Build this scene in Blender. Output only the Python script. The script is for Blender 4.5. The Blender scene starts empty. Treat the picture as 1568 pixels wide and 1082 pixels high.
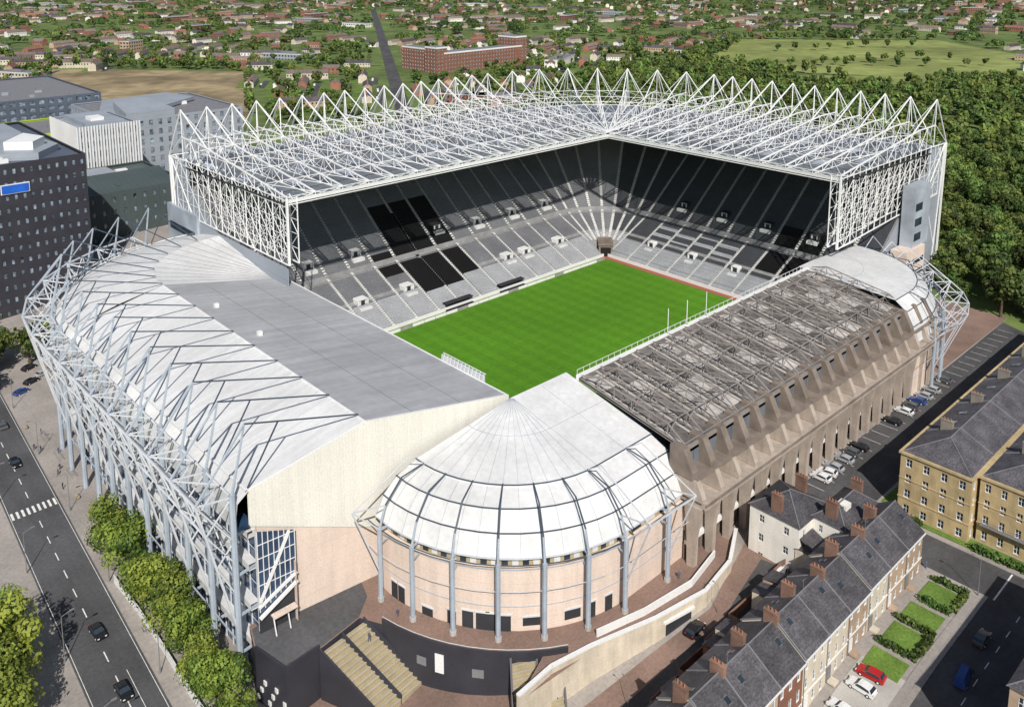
import bpy, math, random
from mathutils import Vector, Matrix
random.seed(7)
R=random.random
U=random.uniform
scene=bpy.context.scene
# ------------------------------------------------------------------ helpers
class MB:
    def __init__(s): s.v=[];s.f=[];s.m=[]
    def add(s,vs,fs,m=0):
        o=len(s.v); s.v.extend([tuple(p) for p in vs])
        for f in fs:
            s.f.append(tuple(i+o for i in f)); s.m.append(m)
    def poly(s,pts,m=0): s.add(pts,[tuple(range(len(pts)))],m)
    def box(s,x0,y0,z0,x1,y1,z1,m=0,mt=None):
        v=[(x0,y0,z0),(x1,y0,z0),(x1,y1,z0),(x0,y1,z0),(x0,y0,z1),(x1,y0,z1),(x1,y1,z1),(x0,y1,z1)]
        s.add(v,[(0,3,2,1),(0,1,5,4),(1,2,6,5),(2,3,7,6),(3,0,4,7)],m)
        s.add(v[4:],[(0,1,2,3)],m if mt is None else mt)
    def prism(s,pts,z0,z1,m=0,mt=None):
        n=len(pts)
        b=[(p[0],p[1],z0(p) if callable(z0) else z0) for p in pts]
        t=[(p[0],p[1],z1(p) if callable(z1) else z1) for p in pts]
        s.add(b+t,[(i,(i+1)%n,(i+1)%n+n,i+n) for i in range(n)]+[tuple(range(n-1,-1,-1))],m)
        s.add(t,[tuple(range(n))],m if mt is None else mt)
    def tube(s,p,q,r,m=0,n=4,r2=None):
        p=Vector(p);q=Vector(q);d=q-p
        if d.length<1e-4: return
        d.normalize()
        a=Vector((0,0,1)) if abs(d.z)<.9 else Vector((1,0,0))
        u=d.cross(a).normalized();w=d.cross(u)
        r2=r if r2 is None else r2
        vs=[]
        for k in range(n):
            an=2*math.pi*(k+.5)/n
            vs.append(p+(u*math.cos(an)+w*math.sin(an))*r)
        for k in range(n):
            an=2*math.pi*(k+.5)/n
            vs.append(q+(u*math.cos(an)+w*math.sin(an))*r2)
        s.add(vs,[(k,(k+1)%n,(k+1)%n+n,k+n) for k in range(n)]+[tuple(range(n-1,-1,-1)),tuple(range(n,2*n))],m)
    def wall(s,p,q,z0,z1,t,m=0,mt=None):
        dx,dy=q[0]-p[0],q[1]-p[1];L=math.hypot(dx,dy) or 1
        nx,ny=-dy/L*t/2,dx/L*t/2
        s.prism([(p[0]-nx,p[1]-ny),(q[0]-nx,q[1]-ny),(q[0]+nx,q[1]+ny),(p[0]+nx,p[1]+ny)],z0,z1,m,mt)
    def facade(s,p,q,z0,z1,nx,nz,wf,hf,mw,mg,depth=.25,mf=None):
        # wall with recessed windows; outward normal is right of p->q
        dx,dy=q[0]-p[0],q[1]-p[1];L=math.hypot(dx,dy)
        ux,uy=dx/L,dy/L;n=(uy,-ux)
        def P(a,z,o=0): return (p[0]+ux*a+n[0]*o,p[1]+uy*a+n[1]*o,z)
        cw=L/nx;ch=(z1-z0)/nz
        for i in range(nx):
            for j in range(nz):
                a0,a1=i*cw,(i+1)*cw;b0,b1=z0+j*ch,z0+(j+1)*ch
                w=cw*wf/2;h=ch*hf/2;ca=(a0+a1)/2;cb=(b0+b1)/2
                e0,e1,g0,g1=ca-w,ca+w,cb-h,cb+h
                o=[P(a0,b0),P(a1,b0),P(a1,b1),P(a0,b1),P(e0,g0),P(e1,g0),P(e1,g1),P(e0,g1),
                   P(e0,g0,-depth),P(e1,g0,-depth),P(e1,g1,-depth),P(e0,g1,-depth)]
                s.add(o,[(0,1,5,4),(1,2,6,5),(2,3,7,6),(3,0,4,7)],mw)
                s.add(o[4:],[(0,1,5,4),(1,2,6,5),(2,3,7,6),(3,0,4,7)],mw if mf is None else mf)
                s.add(o[8:],[(0,1,2,3)],mg)
                if mf is not None:
                    s.add([P(ca-.05,g0,-depth+.04),P(ca+.05,g0,-depth+.04),P(ca+.05,g1,-depth+.04),P(ca-.05,g1,-depth+.04)],[(0,1,2,3)],mf)
                    s.add([P(e0,cb-.05,-depth+.05),P(e1,cb-.05,-depth+.05),P(e1,cb+.05,-depth+.05),P(e0,cb+.05,-depth+.05)],[(0,1,2,3)],mf)
    def obj(s,name,mats,parent=None,smooth=False,link=True):
        me=bpy.data.meshes.new(name);me.from_pydata(s.v,[],s.f)
        for m in mats: me.materials.append(m)
        me.polygons.foreach_set('material_index',s.m)
        if smooth: me.polygons.foreach_set('use_smooth',[True]*len(s.f))
        me.update()
        if not link: return me
        ob=bpy.data.objects.new(name,me);scene.collection.objects.link(ob)
        if parent: ob.parent=parent
        return ob
def empty(name):
    e=bpy.data.objects.new(name,None);scene.collection.objects.link(e);return e
def inst(name,me,loc,rz=0,sc=1,parent=None):
    o=bpy.data.objects.new(name,me);o.location=loc;o.rotation_euler=(0,0,rz)
    o.scale=(sc,sc,sc) if not isinstance(sc,tuple) else sc
    scene.collection.objects.link(o)
    if parent: o.parent=parent
    return o
def mat(name,col,rough=.75,var=.2,scale=.3,metal=0,rnd=0,var2=.1,scale2=4,stripe=None,trans=0,spec=.3,streak=None):
    m=bpy.data.materials.new(name);m.use_nodes=True;nt=m.node_tree;N=nt.nodes;Lk=nt.links
    b=N['Principled BSDF'];b.inputs['Roughness'].default_value=rough;b.inputs['Metallic'].default_value=metal
    b.inputs['Specular IOR Level'].default_value=spec
    tc=N.new('ShaderNodeTexCoord')
    def noise(sc,lo,hi,vec=None):
        n=N.new('ShaderNodeTexNoise');n.inputs['Scale'].default_value=sc;n.inputs['Detail'].default_value=4
        Lk.new(vec or tc.outputs['Object'],n.inputs['Vector'])
        r=N.new('ShaderNodeMapRange');r.inputs[1].default_value=.3;r.inputs[2].default_value=.7
        r.inputs[3].default_value=lo;r.inputs[4].default_value=hi
        Lk.new(n.outputs['Fac'],r.inputs[0]);return r.outputs[0]
    def mul(a,bv):
        q=N.new('ShaderNodeMath');q.operation='MULTIPLY'
        Lk.new(a,q.inputs[0])
        if isinstance(bv,(int,float)): q.inputs[1].default_value=bv
        else: Lk.new(bv,q.inputs[1])
        return q.outputs[0]
    f=mul(noise(scale,1-var,1+var),noise(scale2,1-var2,1+var2))
    if streak:
        mp=N.new('ShaderNodeMapping');mp.inputs['Scale'].default_value=streak[0];Lk.new(tc.outputs['Object'],mp.inputs[0])
        f=mul(f,noise(1,1-streak[1],1,mp.outputs[0]))
    oi=None
    if rnd:
        oi=N.new('ShaderNodeObjectInfo');r=N.new('ShaderNodeMapRange')
        r.inputs[3].default_value=1-rnd;r.inputs[4].default_value=1+rnd
        Lk.new(oi.outputs['Random'],r.inputs[0]);f=mul(f,r.outputs[0])
    if stripe:
        for ax,per,wd,dk in stripe:
            sp=N.new('ShaderNodeSeparateXYZ');Lk.new(tc.outputs['Object'],sp.inputs[0])
            a=N.new('ShaderNodeMath');a.operation='DIVIDE';Lk.new(sp.outputs[ax],a.inputs[0]);a.inputs[1].default_value=per
            fr=N.new('ShaderNodeMath');fr.operation='FRACT';Lk.new(a.outputs[0],fr.inputs[0])
            ls=N.new('ShaderNodeMath');ls.operation='LESS_THAN';Lk.new(fr.outputs[0],ls.inputs[0]);ls.inputs[1].default_value=wd
            r=N.new('ShaderNodeMapRange');r.inputs[3].default_value=1;r.inputs[4].default_value=dk
            Lk.new(ls.outputs[0],r.inputs[0]);f=mul(f,r.outputs[0])
    vm=N.new('ShaderNodeVectorMath');vm.operation='SCALE';vm.inputs[0].default_value=col
    Lk.new(f,vm.inputs['Scale']);co=vm.outputs[0]
    if trans and oi:
        # second, decorrelated random per tree shifts the hue
        q=N.new('ShaderNodeMath');q.operation='MULTIPLY';q.inputs[1].default_value=37.7;Lk.new(oi.outputs['Random'],q.inputs[0])
        fr=N.new('ShaderNodeMath');fr.operation='FRACT';Lk.new(q.outputs[0],fr.inputs[0])
        r=N.new('ShaderNodeMapRange');r.inputs[3].default_value=.47;r.inputs[4].default_value=.52;Lk.new(fr.outputs[0],r.inputs[0])
        hs=N.new('ShaderNodeHueSaturation');Lk.new(r.outputs[0],hs.inputs['Hue']);hs.inputs['Saturation'].default_value=.93;Lk.new(co,hs.inputs['Color']);co=hs.outputs[0]
    Lk.new(co,b.inputs['Base Color'])
    if trans:
        tr=N.new('ShaderNodeBsdfTranslucent');Lk.new(co,tr.inputs[0])
        mx=N.new('ShaderNodeMixShader');mx.inputs[0].default_value=trans
        Lk.new(b.outputs[0],mx.inputs[1]);Lk.new(tr.outputs[0],mx.inputs[2])
        Lk.new(mx.outputs[0],N['Material Output'].inputs[0])
    return m
def glassy(name,col,alpha):
    m=bpy.data.materials.new(name);m.use_nodes=True;nt=m.node_tree;N=nt.nodes
    b=N['Principled BSDF'];b.inputs['Base Color'].default_value=(*col,1);b.inputs['Roughness'].default_value=.3
    t=N.new('ShaderNodeBsdfTransparent');mx=N.new('ShaderNodeMixShader');mx.inputs[0].default_value=alpha
    nt.links.new(t.outputs[0],mx.inputs[1]);nt.links.new(b.outputs[0],mx.inputs[2]);nt.links.new(mx.outputs[0],N['Material Output'].inputs[0])
    return m
# ------------------------------------------------------------------ materials
M={}
M['white']=mat('white_paint',(.76,.76,.75),.5,.06,.1)
M['whiteroof']=mat('white_roof_sheet',(.68,.68,.675),.45,.12,.06,var2=.07,scale2=1.0,streak=((.25,.25,.1),.12))
M['whiteroofG']=mat('white_roof_sheet_seamed',(.71,.71,.705),.45,.10,.06,var2=.05,scale2=1.2,stripe=[(1,3.5,.03,.8)],streak=((.06,.9,.1),.16))
M['greyroof']=mat('grey_roof_sheet',(.44,.445,.46),.55,.12,.05,var2=.06,scale2=.6,stripe=[(1,5.25,.012,.85),(0,8,.01,.88)],streak=((.05,.5,.1),.2))
M['cream']=mat('cream_cladding',(.76,.74,.66),.6,.04,.1,stripe=[(0,.6,.18,.95)],streak=((.8,.8,.04),.08))
M['pink']=mat('pink_render',(.73,.60,.51),.8,.06,.1,stripe=[(2,2.2,.03,.85)],streak=((.7,.7,.08),.14))
M['bluegrey']=mat('bluegrey_steel',(.36,.41,.47),.45,.1,.3)
M['steelw']=mat('pale_steel',(.58,.60,.63),.45,.1,.3)
M['truss']=mat('white_truss_steel',(.84,.84,.83),.45,.06,.1)
M['darksteel']=mat('dark_steel',(.06,.08,.11),.5,.1,.3)
M['deck']=mat('roof_deck',(.14,.155,.18),.5,.35,.10,stripe=[(0,4.3,.06,.6)])
M['deckpanel']=mat('roof_deck_panel',(.36,.40,.45),.5,.25,.15)
M['glassroof']=glassy('roof_glazing',(.35,.4,.45),.42)
M['concrete']=mat('concrete',(.42,.40,.37),.85,.15,.2)
M['step']=mat('stand_concrete',(.30,.30,.30),.85,.15,.4)
M['aisle']=mat('aisle_steps',(.66,.66,.64),.85,.1,.4)
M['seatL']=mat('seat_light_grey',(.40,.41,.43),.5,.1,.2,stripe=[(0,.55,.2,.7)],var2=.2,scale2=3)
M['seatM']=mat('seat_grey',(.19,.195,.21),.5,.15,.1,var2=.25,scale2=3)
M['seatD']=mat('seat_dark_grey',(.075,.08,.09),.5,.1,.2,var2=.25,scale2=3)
M['black']=mat('black_seat',(.012,.012,.013),.6,.1,.2)
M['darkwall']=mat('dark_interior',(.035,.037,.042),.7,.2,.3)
M['eastroof']=mat('brown_roof_deck',(.155,.14,.13),.7,.35,.15,var2=.25,scale2=1)
M['eastpanel']=mat('pale_roof_panel',(.46,.43,.40),.7,.25,.12,var2=.15,scale2=1)
M['brownsteel']=mat('brown_steel',(.27,.245,.225),.6,.2,.3)
M['browncon']=mat('brown_concrete',(.215,.175,.145),.85,.25,.3)
M['tancon']=mat('tan_concrete',(.45,.38,.32),.85,.15,.3,streak=((.8,.8,.1),.22))
M['glass']=mat('window_glass',(.03,.045,.06),.12,.3,.3,spec=.6)
M['paleglass']=mat('pale_window_glass',(.16,.20,.24),.12,.9,.35,var2=.5,scale2=1,spec=.7)  # pale base colour stands in for reflections on the office panes
M['blueglass']=mat('blue_glass',(.03,.06,.12),.1,.3,.5,spec=.7)
M['paving']=mat('brick_paving',(.23,.155,.125),.9,.2,.12,var2=.15,scale2=2)
M['pavement']=mat('pavement_slabs',(.32,.29,.265),.9,.18,.08,var2=.12,scale2=1.5,stripe=[(1,6,.02,.85),(0,6,.02,.85)])
M['asphalt']=mat('asphalt',(.095,.095,.10),.9,.25,.06,var2=.15,scale2=1.5,streak=((.5,.03,.1),.2))
M['asphaltE']=mat('asphalt_patched',(.085,.083,.085),.9,.3,.1,var2=.15,scale2=1.5,streak=((.04,.6,.1),.2))
M['line']=mat('road_paint',(.72,.72,.69),.8,.2,1)
M['ground']=mat('rough_ground',(.115,.16,.045),.95,.35,.012,var2=.25,scale2=.08)
M['field']=mat('meadow_grass',(.22,.25,.075),.95,.3,.010,var2=.2,scale2=.06)
M['waste']=mat('waste_ground',(.27,.21,.12),.95,.5,.014,var2=.3,scale2=.07)
M['lawn']=mat('lawn_grass',(.12,.20,.035),.95,.25,.2,var2=.25,scale2=2)
M['slate']=mat('slate_roof',(.085,.08,.088),.6,.3,.4,rnd=.22,var2=.4,scale2=3,stripe=[(1,.5,.15,.8)])
M['lead']=mat('lead_trim',(.2,.2,.21),.6,.1,.4)
M['brickA']=mat('red_brick',(.27,.125,.085),.9,.15,.3,rnd=.2)
M['brickB']=mat('pale_brick',(.41,.30,.215),.9,.15,.3,rnd=.15)
M['brickC']=mat('brown_chimney_brick',(.22,.13,.095),.9,.25,.5,rnd=.15)
M['creamstone']=mat('cream_stone',(.62,.55,.44),.85,.12,.3,rnd=.1,streak=((.8,.8,.12),.2))
M['yellow']=mat('yellow_sandstone',(.52,.40,.215),.85,.18,.4,streak=((.9,.9,.15),.2))
M['greystone']=mat('grey_stone',(.25,.22,.18),.85,.18,.4)
M['whitewall']=mat('whitewash',(.82,.79,.72),.8,.06,.3,streak=((.9,.9,.12),.12))
M['redroof']=mat('tile_roof_red',(.22,.105,.08),.85,.2,.3,rnd=.25)
M['brownroof']=mat('tile_roof_brown',(.17,.14,.125),.85,.2,.3,rnd=.3)
M['pot']=mat('clay_pot',(.36,.17,.10),.85,.1,1)
M['track']=mat('red_track',(.34,.12,.08),.85,.1,1)
M['panelgrey']=mat('grey_panel',(.30,.33,.37),.5,.08,.1,stripe=[(2,4,.03,.7)])
M['blackclad']=mat('black_cladding',(.04,.04,.05),.5,.15,.2)
M['bluedark']=mat('slate_blue_roof',(.10,.12,.16),.6,.15,.05)
M['greendark']=mat('dark_green_metal',(.07,.09,.09),.5,.15,.05,stripe=[(0,2.5,.05,.7)])
M['lime']=mat('lime_panel',(.42,.55,.03),.6,.1,.2)
M['blueSign']=mat('blue_sign',(.02,.12,.55),.5)
M['tan']=mat('timber_tan',(.38,.32,.20),.85,.12,.5)
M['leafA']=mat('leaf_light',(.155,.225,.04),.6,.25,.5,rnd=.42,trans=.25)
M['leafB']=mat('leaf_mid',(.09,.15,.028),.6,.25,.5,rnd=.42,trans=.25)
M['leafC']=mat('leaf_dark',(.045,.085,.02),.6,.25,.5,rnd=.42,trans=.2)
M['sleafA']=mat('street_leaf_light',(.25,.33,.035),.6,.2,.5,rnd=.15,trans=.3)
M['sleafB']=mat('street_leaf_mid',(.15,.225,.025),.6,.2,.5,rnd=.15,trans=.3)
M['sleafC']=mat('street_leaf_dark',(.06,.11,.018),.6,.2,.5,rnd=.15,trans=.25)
M['bark']=mat('bark',(.10,.075,.055),.95,.2,3)
M['rubber']=mat('rubber',(.02,.02,.02),.9)
M['cloth']=mat('cloth',(.07,.08,.12),.9,rnd=.8)
M['pitch']=mat('pitch_grass',(.085,.235,.010),.9,.13,.03,var2=.10,scale2=.8,stripe=[(0,5.5,.5,.90),(1,4.5,.5,.95),(0,5.5,.03,.92)])
# ------------------------------------------------------------------ terrain
def h(x):
    t=min(1,max(0,(x+125)/85.0));t=t*t*(3-2*t);return -14+8.8*t
def clip(poly,ax,val,keep_gt):
    out=[];n=len(poly)
    for i in range(n):
        a=poly[i];b=poly[(i+1)%n]
        ia=(a[ax]>=val) if keep_gt else (a[ax]<=val);ib=(b[ax]>=val) if keep_gt else (b[ax]<=val)
        if ia: out.append(a)
        if ia!=ib:
            t=(val-a[ax])/(b[ax]-a[ax]);out.append((a[0]+(b[0]-a[0])*t,a[1]+(b[1]-a[1])*t))
    return out
XB=[-1e5]+[-125+5*i for i in range(18)]+[1e5]
def sheet(mb,poly,off,m=0,skirt=0):
    for a,b in zip(XB[:-1],XB[1:]):
        p=clip(clip(poly,0,a,True),0,b,False) if len(poly)>2 else []
        if len(p)>2:
            mb.poly([(q[0],q[1],h(q[0])+off) for q in p],m)
    if skirt:
        n=len(poly)
        for i in range(n):
            a=poly[i];b=poly[(i+1)%n]
            k=max(1,int(math.hypot(b[0]-a[0],b[1]-a[1])/5))
            for j in range(k):
                p=(a[0]+(b[0]-a[0])*j/k,a[1]+(b[1]-a[1])*j/k);q=(a[0]+(b[0]-a[0])*(j+1)/k,a[1]+(b[1]-a[1])*(j+1)/k)
                mb.poly([(p[0],p[1],h(p[0])+off-skirt),(q[0],q[1],h(q[0])+off-skirt),(q[0],q[1],h(q[0])+off),(p[0],p[1],h(p[0])+off)],m)
def rect(x0,y0,x1,y1): return [(x0,y0),(x1,y0),(x1,y1),(x0,y1)]
def osheet(name,poly,off,m,skirt=0,parent=None):
    mb=MB();sheet(mb,poly,off,0,skirt);return mb.obj(name,[M[m]],parent)
osheet('ground',rect(-3000,-3000,9000,9000),0,'ground')
osheet('city_ground',[(-210,-175),(118,-175),(118,-60),(100,130),(60,250),(-60,420),(-210,420)],.02,'pavement')
def rc(y): return -142.2+ (y+30)*.055
def strip(y0,y1,a,b): return [(rc(y0)+a,y0),(rc(y1)+a,y1),(rc(y1)+b,y1),(rc(y0)+b,y0)][::-1]
roadL=empty('city_road')
osheet('carriageway',strip(-120,400,-5.2,5.4),.03,'asphalt',parent=roadL)
osheet('road_pavement_west',strip(-120,400,-20,-5.3),.16,'pavement',.14)
osheet('road_pavement_east',[(rc(-80)+5.5,-80),(-126,-80),(-122,120),(rc(120)+5.5,120)],.16,'pavement',.14)
mb=MB()
for k in range(40):
    y=-100+k*7; sheet(mb,strip(y,y+3,-.08,.12),.036)
sheet(mb,strip(-120,200,4.9,5.0),.036);sheet(mb,strip(-120,200,-4.9,-4.8),.036)
sheet(mb,strip(-60,-20,1.9,2.0),.036)
for k in range(9): sheet(mb,strip(40,43,-4.6+k*1.1,-4.1+k*1.1),.037)
mb.obj('lane_markings',[M['line']],roadL)
er=empty('terrace_street')
osheet('carriageway',[(-34,-97),(-34,-86),(-26,-80),(118,-79),(118,-94),(-12,-94),(-12,-121),(-12,-175),(-22,-175),(-22,-132),(-110,-132),(-110,-121),(-22,-120),(-22,-97)],.035,'asphaltE',parent=er)
mb=MB()
for k in range(28):
    x=-18+k*4.6
    sheet(mb,rect(x,-84.5,x+.12,-80),.042)
for k in range(18): sheet(mb,rect(-105+k*5,-126.6,-103+k*5,-126.45),.042)
sheet(mb,rect(-22,-122,-12.2,-121.7),.042)
mb.obj('lane_markings',[M['line']],er)
osheet('pavement',[(-26,-79.5),(-20,-76),(118,-76),(118,-79)],.14,'pavement',.12)
osheet('pavement.001',rect(-12,-97.8,118,-94),.15,'pavement',.12)
osheet('pavement.002',[(-110,-121),(-110,-118.6),(-24.5,-118.6),(-24.5,-97),(-22,-97),(-22,-120.9)],.14,'pavement',.12)
osheet('pavement.003',rect(-12,-150,-10.6,-97.8),.14,'pavement',.12)
osheet('forecourt_paving',[(62,-79),(118,-79),(118,-50),(70,-50)],.15,'paving')
osheet('back_lane',[(-125,-97.5),(-125,-86),(-95,-82),(-60,-87),(-44,-83),(-34,-80),(-34,-84),(-42,-84),(-42,-97.5)],.045,'paving')
osheet('back_lane_road',[(-125,-95),(-125,-90),(-95,-86.5),(-60,-90),(-43,-87),(-42,-91),(-60,-93.5),(-95,-92)],.055,'asphaltE')
# ------------------------------------------------------------------ pitch
mb=MB()
mb.poly([(-60,-42,-.06),(62,-42,-.06),(62,42,-.06),(-60,42,-.06)],1)
mb.poly([(-55.5,-36.5,0),(55,-36.5,0),(55,37,0),(-55.5,37,0)],0)
mb.poly([(55.2,-37,-.026),(59.0,-37,-.026),(59.0,38,-.026),(55.2,38,-.026)],2)
mb.obj('football_pitch',[M['pitch'],M['lawn'],M['track']])
# ------------------------------------------------------------------ stadium
ST=empty('football_stadium')
stat=[]
for i in range(16): stat.append(((-73+129.5*i/15,39),(0,1)))
for i in range(1,8):
    a=math.pi/2*(1-i/8);stat.append(((56.5,39),(math.cos(a),math.sin(a))))
for i in range(11): stat.append(((56.5,39-89*i/10),(1,0)))
def P(s,d,z,off=0): return (s[0][0]+s[1][0]*d,s[0][1]+s[1][1]*d,z)
def sweep(mb,sts,prof,mats,closed=False):
    for a,b in zip(sts[:-1],sts[1:]):
        for k in range(len(prof)-1):
            p,q=prof[k],prof[k+1];m=mats[k] if isinstance(mats,(list,tuple)) else mats
            v=[P(a,*p),P(b,*p),P(b,*q),P(a,*q)]
            if (Vector(v[0])-Vector(v[1])).length<1e-4: v=[v[0],v[2],v[3]]
            mb.poly(v,m)
rows=[(1.5+.8*i,1.0+.36*i) for i in range(27)]+[(24.6+.8*j,12.0+.63*j) for j in range(43)]
def bowl(mb,sts,rows,back=True):
    d0,z0=rows[0];sweep(mb,sts,[(d0,-.06),(d0,z0)],0)
    for (d,z),(d2,z2) in zip(rows[:-1],rows[1:]):
        sweep(mb,sts,[(d,z),(d2,z),(d2,z2)],0)
bm=MB();bowl(bm,stat,rows)
dl,zl=rows[-1]
sweep(bm,stat,[(dl,zl),(dl+3.5,zl)],0)
bm.obj('main_stand_terracing',[M['step']],ST)
sm=MB()
nS=len(stat)
def lerpst(a,b,t):
    return ((a[0][0]+(b[0][0]-a[0][0])*t,a[0][1]+(b[0][1]-a[0][1])*t),(a[1][0]+(b[1][0]-a[1][0])*t,a[1][1]+(b[1][1]-a[1][1])*t))
def edgept(a,b,d,z,inset):
    p=Vector(P(a,d,z));q=Vector(P(b,d,z));v=q-p
    L=v.length
    if L<=2*inset+.3: return None
    v/=L;return p+v*inset,q-v*inset
for i in range(nS-1):
    a,b=stat[i],stat[i+1];mil=i<15;arc=15<=i<23
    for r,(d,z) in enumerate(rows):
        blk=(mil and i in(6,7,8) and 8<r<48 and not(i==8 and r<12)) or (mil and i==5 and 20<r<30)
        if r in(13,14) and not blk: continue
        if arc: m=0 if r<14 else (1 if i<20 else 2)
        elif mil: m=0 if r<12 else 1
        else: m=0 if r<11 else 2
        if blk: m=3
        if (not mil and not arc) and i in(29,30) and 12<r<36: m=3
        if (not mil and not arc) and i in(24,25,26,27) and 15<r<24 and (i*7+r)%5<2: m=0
        e=edgept(a,b,d+.62,z,.65)
        if not e: continue
        p,q=e
        n=Vector((a[1][0]+b[1][0],a[1][1]+b[1][1],0)).normalized()
        for (o,z0,z1,t) in((0,.02,.80,.09),(-.36,.02,.42,.36)):
            pp_=p+n*o;qq=q+n*o
            vs=[(pp_.x,pp_.y,z+z0),(qq.x,qq.y,z+z0),(qq.x+n.x*t,qq.y+n.y*t,z+z0),(pp_.x+n.x*t,pp_.y+n.y*t,z+z0)]
            vt=[(x,y,z+z1) for x,y,_ in vs]
            sm.add(vs+vt,[(0,1,5,4),(4,5,6,7),(0,4,7,3),(1,2,6,5)],m)
    s=a
    if i>0:
        t=(-s[1][1],s[1][0])
        for (d,z),(d2,z2) in zip(rows[:-1],rows[1:]):
            if arc and d<8: continue
            for q in(0,1):
                dd=d+q*(d2-d)/2;zz=z+.03+q*(z2-z)/2
                c=P(s,dd,zz)
                w=.5
                e=(d2-d)/2
                am=3 if (i==7 and 9<d<38) else 4
                A=[(c[0]+t[0]*w*sg+s[1][0]*e*k,c[1]+t[1]*w*sg+s[1][1]*e*k,zz) for sg,k in((-1,0),(1,0),(1,1),(-1,1))]
                sm.poly(A,am)
                B=[(A[3][0],A[3][1],zz),(A[2][0],A[2][1],zz),(A[2][0],A[2][1],zz+(z2-z)/2),(A[3][0],A[3][1],zz+(z2-z)/2)]
                sm.poly(B,am)
def vom(mb,s,t0,d,z,w=3.4,dep=3.0,hh=1.7,mw=5):
    tx,ty=-s[1][1],s[1][0];nx,ny=s[1]
    c=P(s,d,z);c=(c[0]+tx*t0,c[1]+ty*t0)
    def Q(a,b,zz): return (c[0]+tx*a+nx*b,c[1]+ty*a+ny*b,zz)
    for sgn in(-1,1):
        x=sgn*w/2
        mb.prism([Q(x-.15,0,0)[:2],Q(x+.15,0,0)[:2],Q(x+.15,dep,0)[:2],Q(x-.15,dep,0)[:2]],z-1,z+hh,mw)
    mb.prism([Q(a,b,0)[:2] for a,b in((-w/2,0),(w/2,0),(w/2,dep),(-w/2,dep))],z+hh,z+hh+.2,mw)
    mb.poly([Q(-w/2+.2,.3,z-.4),Q(w/2-.2,.3,z-.4),Q(w/2-.2,.3,z+hh),Q(-w/2+.2,.3,z+hh)],4)
    mb.poly([Q(-.7,.25,z-.4),Q(.7,.25,z-.4),Q(.7,.25,z+hh-.3),Q(-.7,.25,z+hh-.3)],6)
    mb.prism([Q(a,b,0)[:2] for a,b in((-w/2-.4,-1.8),(w/2+.4,-1.8),(w/2+.4,0),(-w/2-.4,0))],z-1.4,z-.35,4)
for i in(1,3,5,10,11,13): vom(sm,stat[i],-4.3,rows[12][0],rows[12][1]+.3)
for i in(2,4,10,12,14): vom(sm,stat[i],-4.3,rows[31][0],rows[31][1]+.3)
vom(sm,stat[8],-4.3,rows[33][0],rows[33][1]+.3,mw=6)
for i in(24,26,28,30,31): vom(sm,stat[i],-4.3,rows[10][0],rows[10][1]+.3,2.4,2.4)
for i in(24,26,28,30,32): vom(sm,stat[i],-4.3,rows[33][0],rows[33][1]+.3,3,2.4,mw=6)
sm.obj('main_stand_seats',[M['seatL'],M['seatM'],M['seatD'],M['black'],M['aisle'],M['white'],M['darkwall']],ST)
w_=MB()
sweep(w_,stat,[(22.9,10.4),(22.9,11.0),(23.1,11.0),(23.1,10.4)],3)
sweep(w_,stat,[(24.4,10.4),(24.4,12.5),(24.6,12.5)],3)
sweep(w_,stat,[(1.0,-.05),(1.0,1.1),(1.25,1.1),(1.25,-.05)],0)
for k in range(26):
    x=-60+k*4.4; w_.box(x,37.6,-.05,x+4.2,37.75,.85,0 if k%5 else 3)
for k in range(15):
    y=-36+k*4.6; w_.box(59.2,y,-.05,59.35,y+4.4,.85,0 if k%4 else 1)
for x0 in(-19,4):
    w_.box(x0,39.2,0,x0+11,41.3,.4,1);w_.box(x0,41.2,0,x0+11,41.5,2.3,1);w_.box(x0,39.4,2.2,x0+11,41.5,2.4,2)
    for k in range(9): w_.box(x0+.5+k*1.15,40.2,.4,x0+1.2+k*1.15,40.9,1.4,2)
w_.obj('pitchside_boards',[M['white'],M['black'],M['darkwall'],M['step']],ST)
w_=MB()
def rotbox(mb,cx,cy,ang,x0,y0,z0,x1,y1,z1,m):
    ca,sa=math.cos(ang),math.sin(ang)
    mb.prism([(cx+x*ca-y*sa,cy+x*sa+y*ca) for x,y in((x0,y0),(x1,y0),(x1,y1),(x0,y1))],z0,z1,m)
rotbox(w_,56.5,39,math.pi/4,1,-2.6,0,12,2.6,4.2,0)
rotbox(w_,56.5,39,math.pi/4,.7,-1.9,0,.98,1.9,3.4,1)
rotbox(w_,56.5,39,math.pi/4,.5,-2.8,4.22,12,2.8,4.7,0)
rotbox(w_,56.5,39,math.pi/4,-2.5,-2.2,-.03,.6,2.2,.02,3)
w_.obj('corner_tunnel',[M['browncon'],M['black'],M['white'],M['track']],ST)
w_=MB()
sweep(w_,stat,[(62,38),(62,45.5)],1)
sweep(w_,stat,[(61.9,41.2),(61.2,41.2),(61.2,41.9),(61.9,41.9)],0)
sweep(w_,stat,[(64,45),(74,45),(74,-15)],2)
for s in(stat[0],stat[-1]):
    pr=[(0,-.06)]+[r for r in rows[::3]]+[(62,38),(62,45.4),(74,45.4),(74,-15),(0,-15)]
    w_.poly([P(s,a,b) for a,b in pr],2)
w_.box(-73.3,39.5,-14,-73.05,112,27.5,2)
for i in range(nS-1):
    for z in(2,8,14,20,26,32,38):
        a,b=stat[i],stat[i+1]
        p=P(lerpst(a,b,.1),74.08,z);q=P(lerpst(a,b,.9),74.08,z)
        w_.wall(p,q,z,z+2.2,.12,3)
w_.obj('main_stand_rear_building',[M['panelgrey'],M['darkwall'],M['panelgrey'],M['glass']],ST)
w_=MB()
w_.box(92,-56,-6,106,-50.8,17,0);w_.box(98,-55,17,110,-50.9,37,1)
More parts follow.
